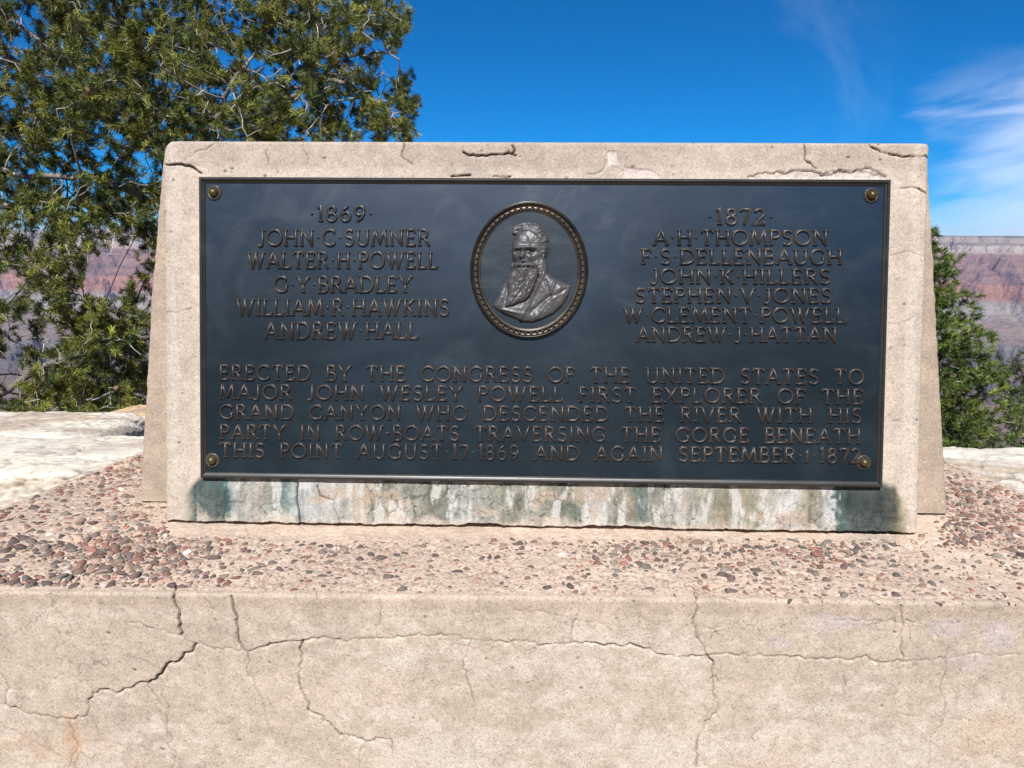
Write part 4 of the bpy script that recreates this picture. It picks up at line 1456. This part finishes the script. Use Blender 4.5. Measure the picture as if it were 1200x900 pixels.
    F = grid_faces(ny, nx)
    ok = (e < 1.0).ravel()
    F = F[ok[F].all(1)]
    hv = hh.ravel()
    bodyF = F[(hv[F] > .0006).any(1)]
    gndF = F[~(hv[F] > .0006).any(1)]
    Vf = V.reshape(-1, 3)
    a, f1 = compact(Vf, bodyF)
    o = mesh_np('portrait_relief', a, f1[:, ::-1], M_BUST, med)
    o.matrix_parent_inverse = Matrix.Identity(4)
    a, f2 = compact(Vf, gndF)
    o2 = mesh_np('background_disc', a, f2[:, ::-1], M_FIELD2, med)
    return o, o2


M_FIELD2 = bronze_mat('medallion_ground', (.026, .037, .048), (.060, .072, .082), .36, .40)
med.location = plq.location
med.matrix_parent_inverse = Matrix.Translation(-plq.location)
rel = bust()
for c in med.children:
    c.matrix_parent_inverse = Matrix.Translation(-plq.location)


# --- four bolts on notched washers
def bolt(px, py):
    u, v = on_face(px, py, NF)
    root = None
    b = MB()
    org = F0 + FX * u + FU * v + FN * NF
    n = 32
    t = np.linspace(0, 2 * np.pi, n, endpoint=False)
    rows = []
    for r, h in ((.0134, -.0005), (.0130, .0016), (.0105, .0022), (.0085, .0014), (.006, .0012)):
        rr_ = r * (1 + (.045 * np.cos(16 * t) if r > .010 else 0))
        rows.append(org + FX * (rr_ * np.cos(t))[:, None] + FU * (rr_ * np.sin(t))[:, None] + FN * h)
    V = np.array(rows)
    F = [[k * n + j, k * n + (j + 1) % n, (k + 1) * n + (j + 1) % n, (k + 1) * n + j] for k in range(4) for j in range(n)]
    b.add(V.reshape(-1, 3), np.array(F))
    for j in range(16):
        a = (j + .5) / 16 * 2 * np.pi
        dome(b, org + FN * .0016, FX, FU, (.0110 * math.cos(a), .0110 * math.sin(a)), .0016, .0016, 1)
    b2 = MB()
    rows = []
    for k in range(9):
        a = k / 8 * np.pi / 2
        r = .0082 * math.cos(a)
        h = .0010 + .0098 * math.sin(a)
        rows.append(org + FX * (r * np.cos(t))[:, None] + FU * (r * np.sin(t))[:, None] + FN * h)
    V = np.array(rows)
    F = [[k * n + j, k * n + (j + 1) % n, (k + 1) * n + (j + 1) % n, (k + 1) * n + j] for k in range(8) for j in range(n)]
    b2.add(V.reshape(-1, 3), np.array(F))
    o = b2.build('bolt', M_BOLT, plq)
    w = b.build('washer', M_ROSE, o)
    w.matrix_parent_inverse = Matrix.Identity(4)
    w.matrix_parent_inverse = Matrix.Identity(4)


for p_ in ((251, 226), (1021, 229), (249, 539.5), (1012, 542)):
    bolt(*p_)


# ------------------------------------------------------------------ pale limestone blocks behind
def stone(name, label, x0, x1, y0, y1, z0, z1, seed, tint=(237, 227, 210), topslope=0., res=.0075, group='pale limestone blocks behind the monument', cracks=(), lipz=.0):
    cx, cy, cz = (x0 + x1) / 2, (y0 + y1) / 2, (z0 + z1) / 2
    hx, hy, hz = (x1 - x0) / 2, (y1 - y0) / 2, (z1 - z0) / 2
    b = MB()
    nx, ny, nz = [max(8, min(260, int(2 * h / res))) for h in (hx, hy, hz)]
    for ax, sg, na, nb_ in ((2, 1, nx, ny), (1, -1, nx, nz), (1, 1, nx, nz), (0, -1, ny, nz), (0, 1, ny, nz)):
        A, B = np.meshgrid(np.linspace(-1, 1, na), np.linspace(-1, 1, nb_))
        q_ = np.zeros(A.shape + (3,))
        o1, o2 = [i for i in (0, 1, 2) if i != ax]
        q_[..., o1], q_[..., o2], q_[..., ax] = A, B, sg
        H = np.array([hx, hy, hz])
        P = q_ * H
        r = min(hy, hz, .16) * .55
        inner = np.clip(P, -(H - r), H - r)
        dd = P - inner
        dl = np.linalg.norm(dd, axis=-1, keepdims=True)
        P = inner + dd / np.maximum(dl, 1e-9) * np.minimum(dl, r)
        nrm = dd / np.maximum(dl, 1e-9)
        W = P + np.array([cx, cy, cz])
        X_, Y_, Z_ = W[..., 0], W[..., 1], W[..., 2]
        big = fbm(X_ * 1.9 + seed, Y_ * 1.9 + Z_ * 1.7, 3, seed, .4) - .5
        bed = fbm(X_ * 1.6 + seed, Z_ * 30 + Y_ * 9 + big * 7, 5, seed + 3, .6) - .5
        sm = fbm(X_ * 22, Y_ * 22 + Z_ * 22, 4, seed + 5) - .5
        ch = vor(X_ * 4.2 + big * 2, (Y_ + Z_) * 5.5 + big * 2, seed)
        chip = sst(ch, 0, .10)
        disp = big * .055 + np.where(np.abs(nrm[..., 2]) > .8, .45, 1) * (np.round(bed * 6 + sm) / 6) * .034 + sm * .007 - (1 - chip) * .004
        W = W + nrm * disp[..., None]
        W[..., 2] += topslope * (Y_ - y0) * (nrm[..., 2] > -.5)
        st_ = sst(bed, .02, .22)
        C = lin(*tint) * (.90 + .18 * big + .30 * sm)[..., None]
        q8 = fbm(X_ * 1.8 + 9, Z_ * 20 + Y_ * 13 + big * 6, 5, seed + 21, .6) * 9
        bl_ = (1 - sst(np.abs(q8 - np.round(q8)), 0, .13)) * sst(fbm(X_ * 2.5, Y_ * 5 + Z_ * 5, 3, seed + 22), .42, .62)
        ck = (1 - sst(vor(X_ * 2.2 + big * 1.2 + sm * .25, (Y_ + Z_) * 2.6 + big * 1.2 + sm * .3, seed + 31), 0, .020))
        C = C + (lin(176, 158, 138) - C) * (st_ * .75)[..., None]
        C = C + (lin(150, 142, 134) - C) * (sst(fbm(X_ * 5, Y_ * 9 + Z_ * 14, 4, seed + 8), .60, .75) * .35)[..., None]
        vein = 1 - sst(np.abs(fbm(X_ * 2.2 + 3, Y_ * 7 + Z_ * 9, 5, seed + 11, .6) - .5), 0, .010)
        C = C * (1 - .45 * vein[..., None]) * (1 - .30 * (1 - sst(ch, 0, .035)) * (fbm(X_ * 3, Y_ * 3, 2, seed + 2) > .5))[..., None]
        C = C * (1 + .38 * (fbm(X_ * 60, (Y_ + Z_) * 60, 3, seed + 17) - .5))[..., None]
        li = sst(fbm(X_ * 26, Y_ * 26 + Z_ * 30, 4, seed + 41, .6), .62, .72)
        C = C * (1 - .26 * li[..., None])
        C = C * (1 - .46 * bl_[..., None] * np.array([.8, .95, 1.1])) * (1 - .86 * ck[..., None])
        W = W - nrm * (vein * .005 + bl_ * .005 + ck * .022)[..., None]
        fl = grid_faces(*A.shape)
        b.add(W.reshape(-1, 3), fl, np.clip(C * K * 1.12, .02, .9).reshape(-1, 3))
    o = b.build(name, M_ROCK)
    tag(o, label, 'stone block', group)
    return o


stone('limestone_block', 'wide pale limestone block on the left between pebbled base and big pine', -2.05, -.25, .78, 1.30, -.42, -.168, 11)
stone('limestone_block', 'pale limestone block at the far left frame edge just behind the wide front one', -3.3, -1.55, 1.20, 1.75, -.50, -.180, 23)
stone('limestone_block', 'low cracked grey-white ledge stone at left frame edge touching the pebbled base', -2.3, -1.04, .30, .74, -.55, -.210, 37)
stone('limestone_block', 'long pale limestone block on the right below the small cone-shaped pine', .35, 2.3, .74, 1.32, -.40, -.175, 43)
stone('limestone_block', 'bright limestone stone low at the right edge beside the pebbled base', 1.08, 2.4, .22, .70, -.55, -.220, 59)
stone('limestone_block', 'small tan boulder tucked under the big pine beside the monument', -1.95, -1.50, 1.95, 2.30, -.66, -.268, 67, (222, 190, 150))


# ------------------------------------------------------------------ trees
def colonize(att, skel, step=.07, kill=.12, infl=.7, iters=110, seed=0, upbias=.05):
    """grow branches from the skeleton towards attraction points. skel: list of (points, parent index or -1)"""
    r = np.random.default_rng(seed)
    pos, par = [], []

    def nearest(p):
        return int(np.argmin(((np.array(pos) - p) ** 2).sum(1)))
    for pts in skel:
        pts = np.array(pts, float)
        prev = nearest(pts[0]) if pos else -1
        if prev < 0:
            pos.append(pts[0]); par.append(-1); prev = 0
        for a, c in zip(pts[:-1], pts[1:]):
            n = max(1, int(np.linalg.norm(c - a) / step))
            for k in range(1, n + 1):
                p = a + (c - a) * k / n + r.normal(0, step * .12, 3)
                pos.append(p); par.append(prev); prev = len(pos) - 1
    P = np.array(pos)
    par = list(par)
    alive = np.ones(len(att), bool)
    nd_, ni = np.full(len(att), 1e9), np.zeros(len(att), int)

    def upd(a0):
        for s0 in range(a0, len(P), 256):
            q_ = P[s0:s0 + 256]
            d = ((att[:, None] - q_[None]) ** 2).sum(-1)
            j = d.argmin(1)
            dm = d[np.arange(len(att)), j]
            bt = dm < nd_
            nd_[bt] = dm[bt]
            ni[bt] = s0 + j[bt]
    upd(0)
    for it in range(iters):
        alive &= nd_ > kill ** 2
        act = alive & (nd_ < infl ** 2 * (1 + it * .03))
        if not act.any():
            break
        acc = {}
        ids = np.where(act)[0]
        dirs = att[ids] - P[ni[ids]]
        dirs /= np.linalg.norm(dirs, axis=1, keepdims=True)
        un, inv = np.unique(ni[ids], return_inverse=True)
        sm = np.zeros((len(un), 3))
        np.add.at(sm, inv, dirs)
        sm += r.normal(0, .25, sm.shape)
        sm[:, 2] += upbias
        sm /= np.linalg.norm(sm, axis=1, keepdims=True) + 1e-9
        new = P[un] + sm * step
        n0 = len(P)
        P = np.concatenate([P, new])
        par += list(un)
        upd(n0)
        if len(P) > 16000:
            break
    return P, np.array(par)


def branch_mesh(P, par, rtip, expo, rmax):
    n = len(P)
    ch = np.zeros(n)
    kids = np.zeros(n, int)
    for i in range(n - 1, 0, -1):
        if kids[i] == 0:
            ch[i] = rtip ** expo
        ch[par[i]] += ch[i]
        kids[par[i]] += 1
    rad = np.minimum(ch ** (1 / expo), rmax)
    return rad, kids


def tubes(b, P, par, rad, colf):
    for sides, msk in ((9, rad > .012), (5, rad <= .012)):
        ids = np.array([i for i in range(len(P)) if par[i] >= 0 and msk[i]])
        if not len(ids):
            continue
        p0, p1 = P[par[ids]], P[ids]
        r1 = rad[ids]
        r0 = np.minimum(rad[par[ids]], r1 * 1.35)
        d = p1 - p0
        d /= np.linalg.norm(d, axis=1, keepdims=True) + 1e-9
        ref = np.where(np.abs(d[:, 2:]) > .9, np.array([[1., 0, 0]]), np.array([[0, 0, 1.]]))
        e1 = np.cross(d, ref)
        e1 /= np.linalg.norm(e1, axis=1, keepdims=True)
        e2 = np.cross(d, e1)
        t = np.linspace(0, 2 * np.pi, sides, endpoint=False)
        rg = e1[:, None] * np.cos(t)[None, :, None] + e2[:, None] * np.sin(t)[None, :, None]
        jit = 1 + rng.normal(0, .07, (len(ids), sides, 1))
        a = p0[:, None] - d[:, None] * (r0 * .3)[:, None, None] + rg * r0[:, None, None] * jit
        c = p1[:, None] + d[:, None] * (r1 * .3)[:, None, None] + rg * r1[:, None, None] * jit
        V = np.concatenate([a, c], 1)
        k = np.arange(sides)
        f = np.stack([k, (k + 1) % sides, sides + (k + 1) % sides, sides + k], -1)
        F = (f[None] + (np.arange(len(ids)) * 2 * sides)[:, None, None]).reshape(-1, 4)
        C = np.repeat(colf(ids)[:, None], 2 * sides, 1).reshape(-1, 3)
        b.add(V.reshape(-1, 3), F, C)


def tufts(b, pos, dirs, per, length, spread, base_len, width, cols, r):
    n = len(pos)
    d = dirs / (np.linalg.norm(dirs, axis=1, keepdims=True) + 1e-9)
    ref = np.where(np.abs(d[:, 2:]) > .9, np.array([[1., 0, 0]]), np.array([[0, 0, 1.]]))
    e1 = np.cross(d, ref); e1 /= np.linalg.norm(e1, axis=1, keepdims=True)
    e2 = np.cross(d, e1)
    al = np.radians(r.uniform(spread[0], spread[1], (n, per)))
    ph = r.uniform(0, 2 * np.pi, (n, per))
    nd_ = d[:, None] * np.cos(al)[..., None] + (e1[:, None] * np.cos(ph)[..., None] + e2[:, None] * np.sin(ph)[..., None]) * np.sin(al)[..., None]
    L = length * r.uniform(.7, 1.15, (n, per, 1))
    st = pos[:, None] + d[:, None] * (r.uniform(-1, .15, (n, per, 1)) * base_len)
    tip = st + nd_ * L
    tip[..., 2] -= L[..., 0] * .06
    sd = np.cross(nd_, r.normal(0, 1, (n, per, 3)))
    sd /= np.linalg.norm(sd, axis=-1, keepdims=True) + 1e-9
    w = width * r.uniform(.75, 1.25, (n, per, 1))
    mid_ = st + nd_ * L * .6
    V = np.stack([st - sd * w * .4, st + sd * w * .4, mid_ + sd * w * .5, tip, mid_ - sd * w * .5], 2)
    C = np.repeat(cols[:, None], per, 1) * (1 + r.normal(0, .12, (n, per, 1)))
    C = np.repeat(C[:, :, None], 5, 2)
    base_i = (np.arange(n * per) * 5)[:, None]
    b.add(V.reshape(-1, 3), np.concatenate([base_i + np.array([[0, 1, 2, 4]])]), np.clip(C, .005, .5).reshape(-1, 3))
    # tip triangles share the same vertices
    b.F3.append(base_i + np.array([[4, 2, 3]]) + (b.n - n * per * 5))


def needle_cols(n, r, a, c, sd=.18):
    t = r.random((n, 1))
    return (np.array(a) * (1 - t) + np.array(c) * t) * np.exp(r.normal(0, sd, (n, 1)))


def in_ellipses(els, r):
    out = []
    for cx, cy, rx, ry, n, d0, d1 in els:
        a = r.uniform(0, 2 * np.pi, n)
        q_ = np.sqrt(r.random(n))
        x, y = cx + rx * q_ * np.cos(a), cy + ry * q_ * np.sin(a)
        out.append(np.stack([x, y, r.uniform(d0, d1, n)], -1))
    return np.concatenate(out)


def big_pine():
    r = np.random.default_rng(21)
    D = 4.6
    els = [(60, 50, 150, 110, 330, 3.7, 5.6), (175, 60, 120, 100, 260, 3.9, 5.6), (300, 45, 110, 75, 210, 3.9, 5.5), (395, 45, 75, 60, 110, 4.0, 5.2), (452, 45, 26, 28, 16, 4.2, 4.8), (460, 97, 28, 14, 18, 4.2, 4.8), (448, 118, 26, 14, 9, 4.3, 4.8),
           (110, 170, 120, 80, 230, 3.8, 5.5), (50, 255, 85, 50, 120, 3.9, 5.2), (150, 235, 45, 70, 90, 4.1, 5.4), (260, 135, 90, 42, 120, 4.0, 5.2), (390, 145, 105, 17, 90, 4.0, 5.0), (466, 142, 18, 12, 10, 4.2, 4.8), (310, 100, 90, 40, 60, 4.4, 5.4), (410, 95, 60, 26, 34, 4.2, 5.2),
           (60, 310, 70, 22, 36, 3.9, 4.8), (25, 370, 40, 50, 34, 3.9, 4.8), (60, 420, 70, 40, 46, 3.9, 4.8), (125, 425, 50, 60, 210, 4.1, 5.3), (135, 462, 46, 26, 120, 4.1, 5.2), (70, 470, 50, 16, 60, 4.1, 5.0), (40, 468, 60, 20, 36, 4.0, 4.8), (90, 345, 40, 18, 24, 4.0, 4.8), (152, 345, 26, 14, 10, 4.2, 4.9), (125, 385, 42, 22, 40, 4.1, 5.0),
           (-110, 120, 130, 200, 330, 3.8, 5.8), (-90, 380, 90, 90, 110, 3.9, 5.2), (120, -130, 300, 120, 420, 3.9, 5.7), (230, 320, 40, 120, 40, 4.4, 5.2), (320, 210, 90, 40, 40, 4.6, 5.3)]
    els = [(a, b_, c, d, int(n * .42) + 2, e, f) for a, b_, c, d, n, e, f in els]
    A = in_ellipses(els, r)
    # openings through which sky and canyon show
    holes = [(433, 58, 22, 13), (448, 88, 14, 10), (425, 80, 16, 8), (355, 120, 9, 12), (130, 305, 38, 22), (120, 345, 20, 16), (155, 300, 24, 20), (30, 345, 22, 12), (60, 395, 22, 16), (20, 440, 14, 22), (170, 195, 14, 26), (75, 215, 22, 10), (325, 85, 11, 9), (20, 110, 12, 8), (205, 120, 10, 14), (110, 205, 14, 7), (380, 80, 10, 8), (250, 60, 9, 7), (22, 400, 12, 12)]
    ok = np.ones(len(A), bool)
    for cx, cy, rx, ry in holes:
        ok &= ((A[:, 0] - cx) / rx) ** 2 + ((A[:, 1] - cy) / ry) ** 2 > 1
    A = A[ok]
    P3 = np.array([at_depth(x, y, d) for x, y, d in A])
    P3 = np.repeat(P3, 6, 0) + r.normal(0, .055, (len(P3) * 6, 3)) * np.array([1.25, 1.25, .7])
    P3 = P3[to_px(P3)[0] < 482]

    def sk(*pts):
        return [at_depth(x, y, d) for x, y, d in pts]
    skel = [sk((238, 620, 4.75), (235, 520, 4.7), (228, 420, 4.65), (222, 330, 4.6), (205, 250, 4.6), (196, 180, 4.65)),
            sk((222, 330, 4.6), (270, 240, 4.7), (322, 150, 4.75), (336, 105, 4.8), (342, 60, 4.8), (332, 0, 4.85), (340, -80, 4.9)),
            sk((196, 180, 4.65), (165, 120, 4.5), (150, 50, 4.5), (120, -40, 4.6)), sk((196, 180, 4.65), (215, 110, 4.9), (235, 40, 5.0), (240, -60, 5.0)),
            sk((205, 250, 4.6), (150, 222, 4.3), (95, 205, 4.2), (35, 208, 4.2), (-60, 180, 4.3)), sk((222, 330, 4.6), (150, 255, 4.9), (80, 235, 5.0), (0, 240, 5.0)),
            sk((228, 425, 4.65), (165, 392, 4.4), (110, 358, 4.3), (60, 325, 4.2), (15, 300, 4.2)), sk((234, 470, 4.7), (170, 425, 4.6), (110, 410, 4.4), (50, 428, 4.2), (0, 462, 4.2), (-60, 440, 4.3)),
            sk((336, 105, 4.8), (372, 98, 4.7), (400, 66, 4.6), (440, 60, 4.5), (470, 70, 4.5)), sk((330, 120, 4.8), (360, 104, 4.6), (392, 92, 4.5), (430, 112, 4.4), (462, 132, 4.4)),
            sk((340, 75, 4.8), (372, 40, 4.7), (410, 20, 4.6), (455, 18, 4.5)), sk((270, 240, 4.7), (250, 150, 4.4), (270, 100, 4.3), (300, 60, 4.3)), sk((165, 120, 4.5), (110, 90, 4.3), (60, 60, 4.2)),
            sk((196, 180, 4.65), (130, 120, 5.2), (60, 110, 5.3), (0, 60, 5.3)), sk((238, 500, 4.7), (180, 470, 4.4), (140, 455, 4.3), (100, 470, 4.3))]
    P, par = colonize(P3, skel, .055, .07, .9, 130, 3)
    rad, kids = branch_mesh(P, par, .0021, 2.25, .13)
    root = empty('pinyon_pine', tuple(P[0]), 'big spreading pinyon pine with grey twisted branches, filling the left behind the monument', 'tree')
    b = MB()

    def bc(ids):
        g = np.exp(r.normal(0, .22, (len(ids), 1)))
        thin = np.clip(1 - rad[ids] / .03, 0, 1)[:, None]
        return (np.array([.085, .072, .064]) * (1 - thin) + np.array([.30, .275, .25]) * thin) * g
    tubes(b, P, par, rad, bc)
    # bare grey dead twigs
    tw = np.where((rad < .02) & (np.arange(len(P)) > 200))[0]
    tw = r.choice(tw, 420, replace=False)
    Q, qp, qr = [], [], []
    for i in tw:
        d = P[i] - P[par[i]]
        d = d / (np.linalg.norm(d) + 1e-9) + r.normal(0, .9, 3)
        p = P[i]
        prev = -1
        L = r.uniform(.012, .030)
        Q.append(p); qp.append(-1); qr.append(.003)
        for k in range(r.integers(4, 9)):
            d = d / np.linalg.norm(d) + r.normal(0, .2, 3) - np.array([0, 0, .04])
            d /= np.linalg.norm(d)
            p = p + d * L
            Q.append(p); qp.append(len(Q) - 2); qr.append(.0034 - .0003 * k)
    tubes(b, np.array(Q), np.array(qp), np.array(qr), lambda ids: np.array([.40, .37, .34]) * np.exp(r.normal(0, .2, (len(ids), 1))))
    b.build('trunk', M_BARK, root)
    # needle tufts: on every tip and along the outermost twigs
    tips = np.where(kids == 0)[0]
    tips = tips[tips > 300]
    d = P[tips] - P[par[tips]]
    pos = [P[tips]]
    drs = [d / np.linalg.norm(d, axis=1, keepdims=True) * .8 + np.array([0, -.12, .45])]
    thin = np.where((rad < .0052) & (kids > 0) & (np.arange(len(P)) > 300))[0]
    thin = thin[r.random(len(thin)) < .22]
    d = P[thin] - P[par[thin]]
    side = r.normal(0, .75, (len(thin), 3))
    pos.append(P[thin])
    drs.append(d / np.linalg.norm(d, axis=1, keepdims=True) * .6 + side + np.array([0, -.1, .5]))
    pos, drs = np.concatenate(pos), np.concatenate(drs)
    px, py, _ = to_px(pos)
    ok = np.ones(len(pos), bool)
    for cx, cy, rx, ry in holes:
        ok &= ((px - cx) / rx) ** 2 + ((py - cy) / ry) ** 2 > .8
    pos, drs = pos[ok], drs[ok]
    dn = drs / np.linalg.norm(drs, axis=1, keepdims=True)
    pos = pos + dn * .03
    # short green shoots beside each
    P0, D0 = pos, drs
    for k_ in range(3):
        ex = r.random(len(P0)) < .7
        pos = np.concatenate([pos, P0[ex] + r.normal(0, .030, (ex.sum(), 3))])
        drs = np.concatenate([drs, D0[ex] + r.normal(0, .45, (ex.sum(), 3))])
    b = MB()
    tufts(b, pos, drs, 80, .038, (22, 75), .06, .0027, needle_cols(len(pos), r, (.205, .205, .038), (.060, .088, .025), .36), r)
    b.build('crown', M_NEEDLE, root)
    cone0 = None
    for i in r.choice(len(pos), 46, replace=False):
        if cone0 is None:
            b = MB()
            a = np.arctan2(ICO_V[:, 1], ICO_V[:, 0])
            v = ICO_V * np.array([.018, .018, .024]) * (1 + .22 * np.cos(a * 5 + ICO_V[:, 2] * 7)[:, None])
            b.add(v, ICO_F, np.array([.24, .15, .085]))
            cone0 = b.build('cone', M_BARK, root)
            c = cone0
        else:
            c = cone0.copy()
            COL.objects.link(c)
            c.parent = root
        c.matrix_parent_inverse = Matrix.Translation(-root.location)
        c.location = tuple(pos[i] + r.normal(0, .012, 3))
        c.rotation_euler = tuple(r.uniform(-1.4, 1.4, 3))
        k = r.uniform(.7, 1.15)
        c.scale = (k, k, k)
    return len(P), len(pos)


print('big pine', big_pine())


def cone_pine():
    r = np.random.default_rng(5)
    D = 6.2
    topp = at_depth(1081, 258, D)
    foot = at_depth(1086, 560, D)
    foot[2] = -1.75
    n = 4200
    t = r.random(n) ** .75                     # 0 top .. 1 bottom
    H = topp[2] - (-1.25)
    z = topp[2] - t * H
    R = .05 + .70 * np.minimum(t * 1.25, 1) ** .8 * (1 + .16 * np.sin(t * 44))
    q_ = np.sqrt(r.uniform(.12, 1, n))
    a = r.uniform(0, 2 * np.pi, n)
    lob = 1 + .15 * np.sin(a * 5 + t * 12)
    A = np.stack([topp[0] + (foot[0] - topp[0]) * t + R * q_ * lob * np.cos(a), topp[1] + R * q_ * lob * np.sin(a), z], -1)
    P, par = colonize(A, [[foot, (foot + topp) / 2, topp]], .06, .085, .6, 60, 8, .10)
    rad, kids = branch_mesh(P, par, .0022, 2.3, .05)
    root = empty('young_pine', tuple(P[0]), 'small cone-shaped bright green pine just right of the monument', 'tree')
    b = MB()
    tubes(b, P, par, rad, lambda ids: np.array([.20, .175, .15]) * np.exp(r.normal(0, .25, (len(ids), 1))))
    b.build('trunk', M_BARK, root)
    sel = np.where((rad < .006) & (np.arange(len(P)) > 40))[0]
    sel = sel[(kids[sel] == 0) | (r.random(len(sel)) < .8)]
    d = P[sel] - P[par[sel]]
    d = d / np.linalg.norm(d, axis=1, keepdims=True)
    rd = P[sel] - np.array([topp[0], topp[1], 0])
    rd[:, 2] = 0
    rd /= np.linalg.norm(rd, axis=1, keepdims=True) + 1e-6
    dr = d * .6 + rd * .5 + r.normal(0, .4, d.shape) + np.array([0, 0, .55])
    pos = P[sel] + dr / np.linalg.norm(dr, axis=1, keepdims=True) * .03
    ex = r.random(len(pos)) < .7
    pos = np.concatenate([pos, pos[ex] + r.normal(0, .04, (ex.sum(), 3))])
    dr = np.concatenate([dr, dr[ex] + r.normal(0, .4, (ex.sum(), 3))])
    b = MB()
    tufts(b, pos, dr, 60, .048, (12, 75), .06, .0042, needle_cols(len(pos), r, (.14, .175, .034), (.055, .098, .026), .28), r)
    b.build('crown', M_NEEDLE, root)


cone_pine()


def shrub(name, label, cx, cy, rx, ry, D, n, seed, ca, cb, gray=.5):
    r = np.random.default_rng(seed)
    A = in_ellipses([(cx, cy, rx, ry, n, D - .5, D + .5), (cx - rx * .3, cy + ry * .5, rx * .7, ry * .6, n // 3, D - .4, D + .4)], r)
    P3 = np.array([at_depth(*q_) for q_ in A])
    ft = at_depth(cx, cy + ry * 1.25, D)
    ft[2] = -2.0
    P, par = colonize(P3, [[ft, at_depth(cx - 5, cy + ry * .4, D), at_depth(cx + 6, cy - ry * .3, D)], [ft, at_depth(cx - rx * .5, cy + ry * .2, D - .1)], [ft, at_depth(cx + rx * .5, cy, D + .1)]], .06, .09, .7, 60, seed, .05)
    rad, kids = branch_mesh(P, par, .0024, 2.2, .06)
    root = empty(name, tuple(P[0]), label, 'bush')
    b = MB()
    tubes(b, P, par, rad, lambda ids: np.array([.33, .30, .27]) * np.exp(r.normal(0, .25, (len(ids), 1))))
    b.build('stems', M_BARK, root)
    sel = np.where((rad < .007) & (np.arange(len(P)) > 30))[0]
    d = P[sel] - P[par[sel]]
    dr = d / np.linalg.norm(d, axis=1, keepdims=True) + r.normal(0, .5, d.shape) + np.array([0, 0, .4])
    b = MB()
    tufts(b, P[sel], dr, 40, .040, (15, 75), .06, .0036, needle_cols(len(sel), r, ca, cb, .25), r)
    b.build('crown', M_NEEDLE, root)


shrub('juniper_bush', 'olive green juniper bush with bare grey stems at the right frame edge beyond the limestone', 1216, 464, 46, 64, 7.4, 1700, 31, (.085, .090, .042), (.040, .048, .026))


def added_trees():
    """pines and junipers standing round the viewpoint behind the photographer, seen in the plaque's sheen"""
    r = np.random.default_rng(77)
    b = MB()
    for k in range(74):
        a = math.radians(r.uniform(-78, 78))
        d = r.uniform(12, 24)
        x, y = d * math.sin(a), -d * math.cos(a) - 1.3
        H, R = r.uniform(4.5, 7), r.uniform(1.2, 2.0)
        n = 420
        t = r.random(n)
        q_ = np.sqrt(r.uniform(.2, 1, n)) * R * np.sin(np.pi * np.clip(t * .9 + .1, 0, 1)) ** .6
        ph = r.uniform(0, 2 * np.pi, n)
        c = np.stack([x + q_ * np.cos(ph), y + q_ * np.sin(ph), -1.05 + .6 + t * (H - .6)], -1)
        V = c[:, None] + r.normal(0, .24, (n, 3, 3))
        b.add(V.reshape(-1, 3), np.arange(n * 3).reshape(-1, 3), np.array([.055, .07, .025]) * r.uniform(.7, 1.3))
        zz_ = np.array([-1.3, -1.05 + H * .8])
        rr_ = np.array([.14, .03])
        th = np.linspace(0, 2 * np.pi, 8)
        V = np.stack([x + rr_[:, None] * np.cos(th), y + rr_[:, None] * np.sin(th), np.repeat(zz_[:, None], 8, 1)], -1)
        b.add(V.reshape(-1, 3), grid_faces(2, 8), np.array([.10, .085, .07]))
    o = b.build('added_trees', M_NEEDLE)  # added to block bright horizon sky from the plaque
    o['kind'] = 'stuff'


added_trees()
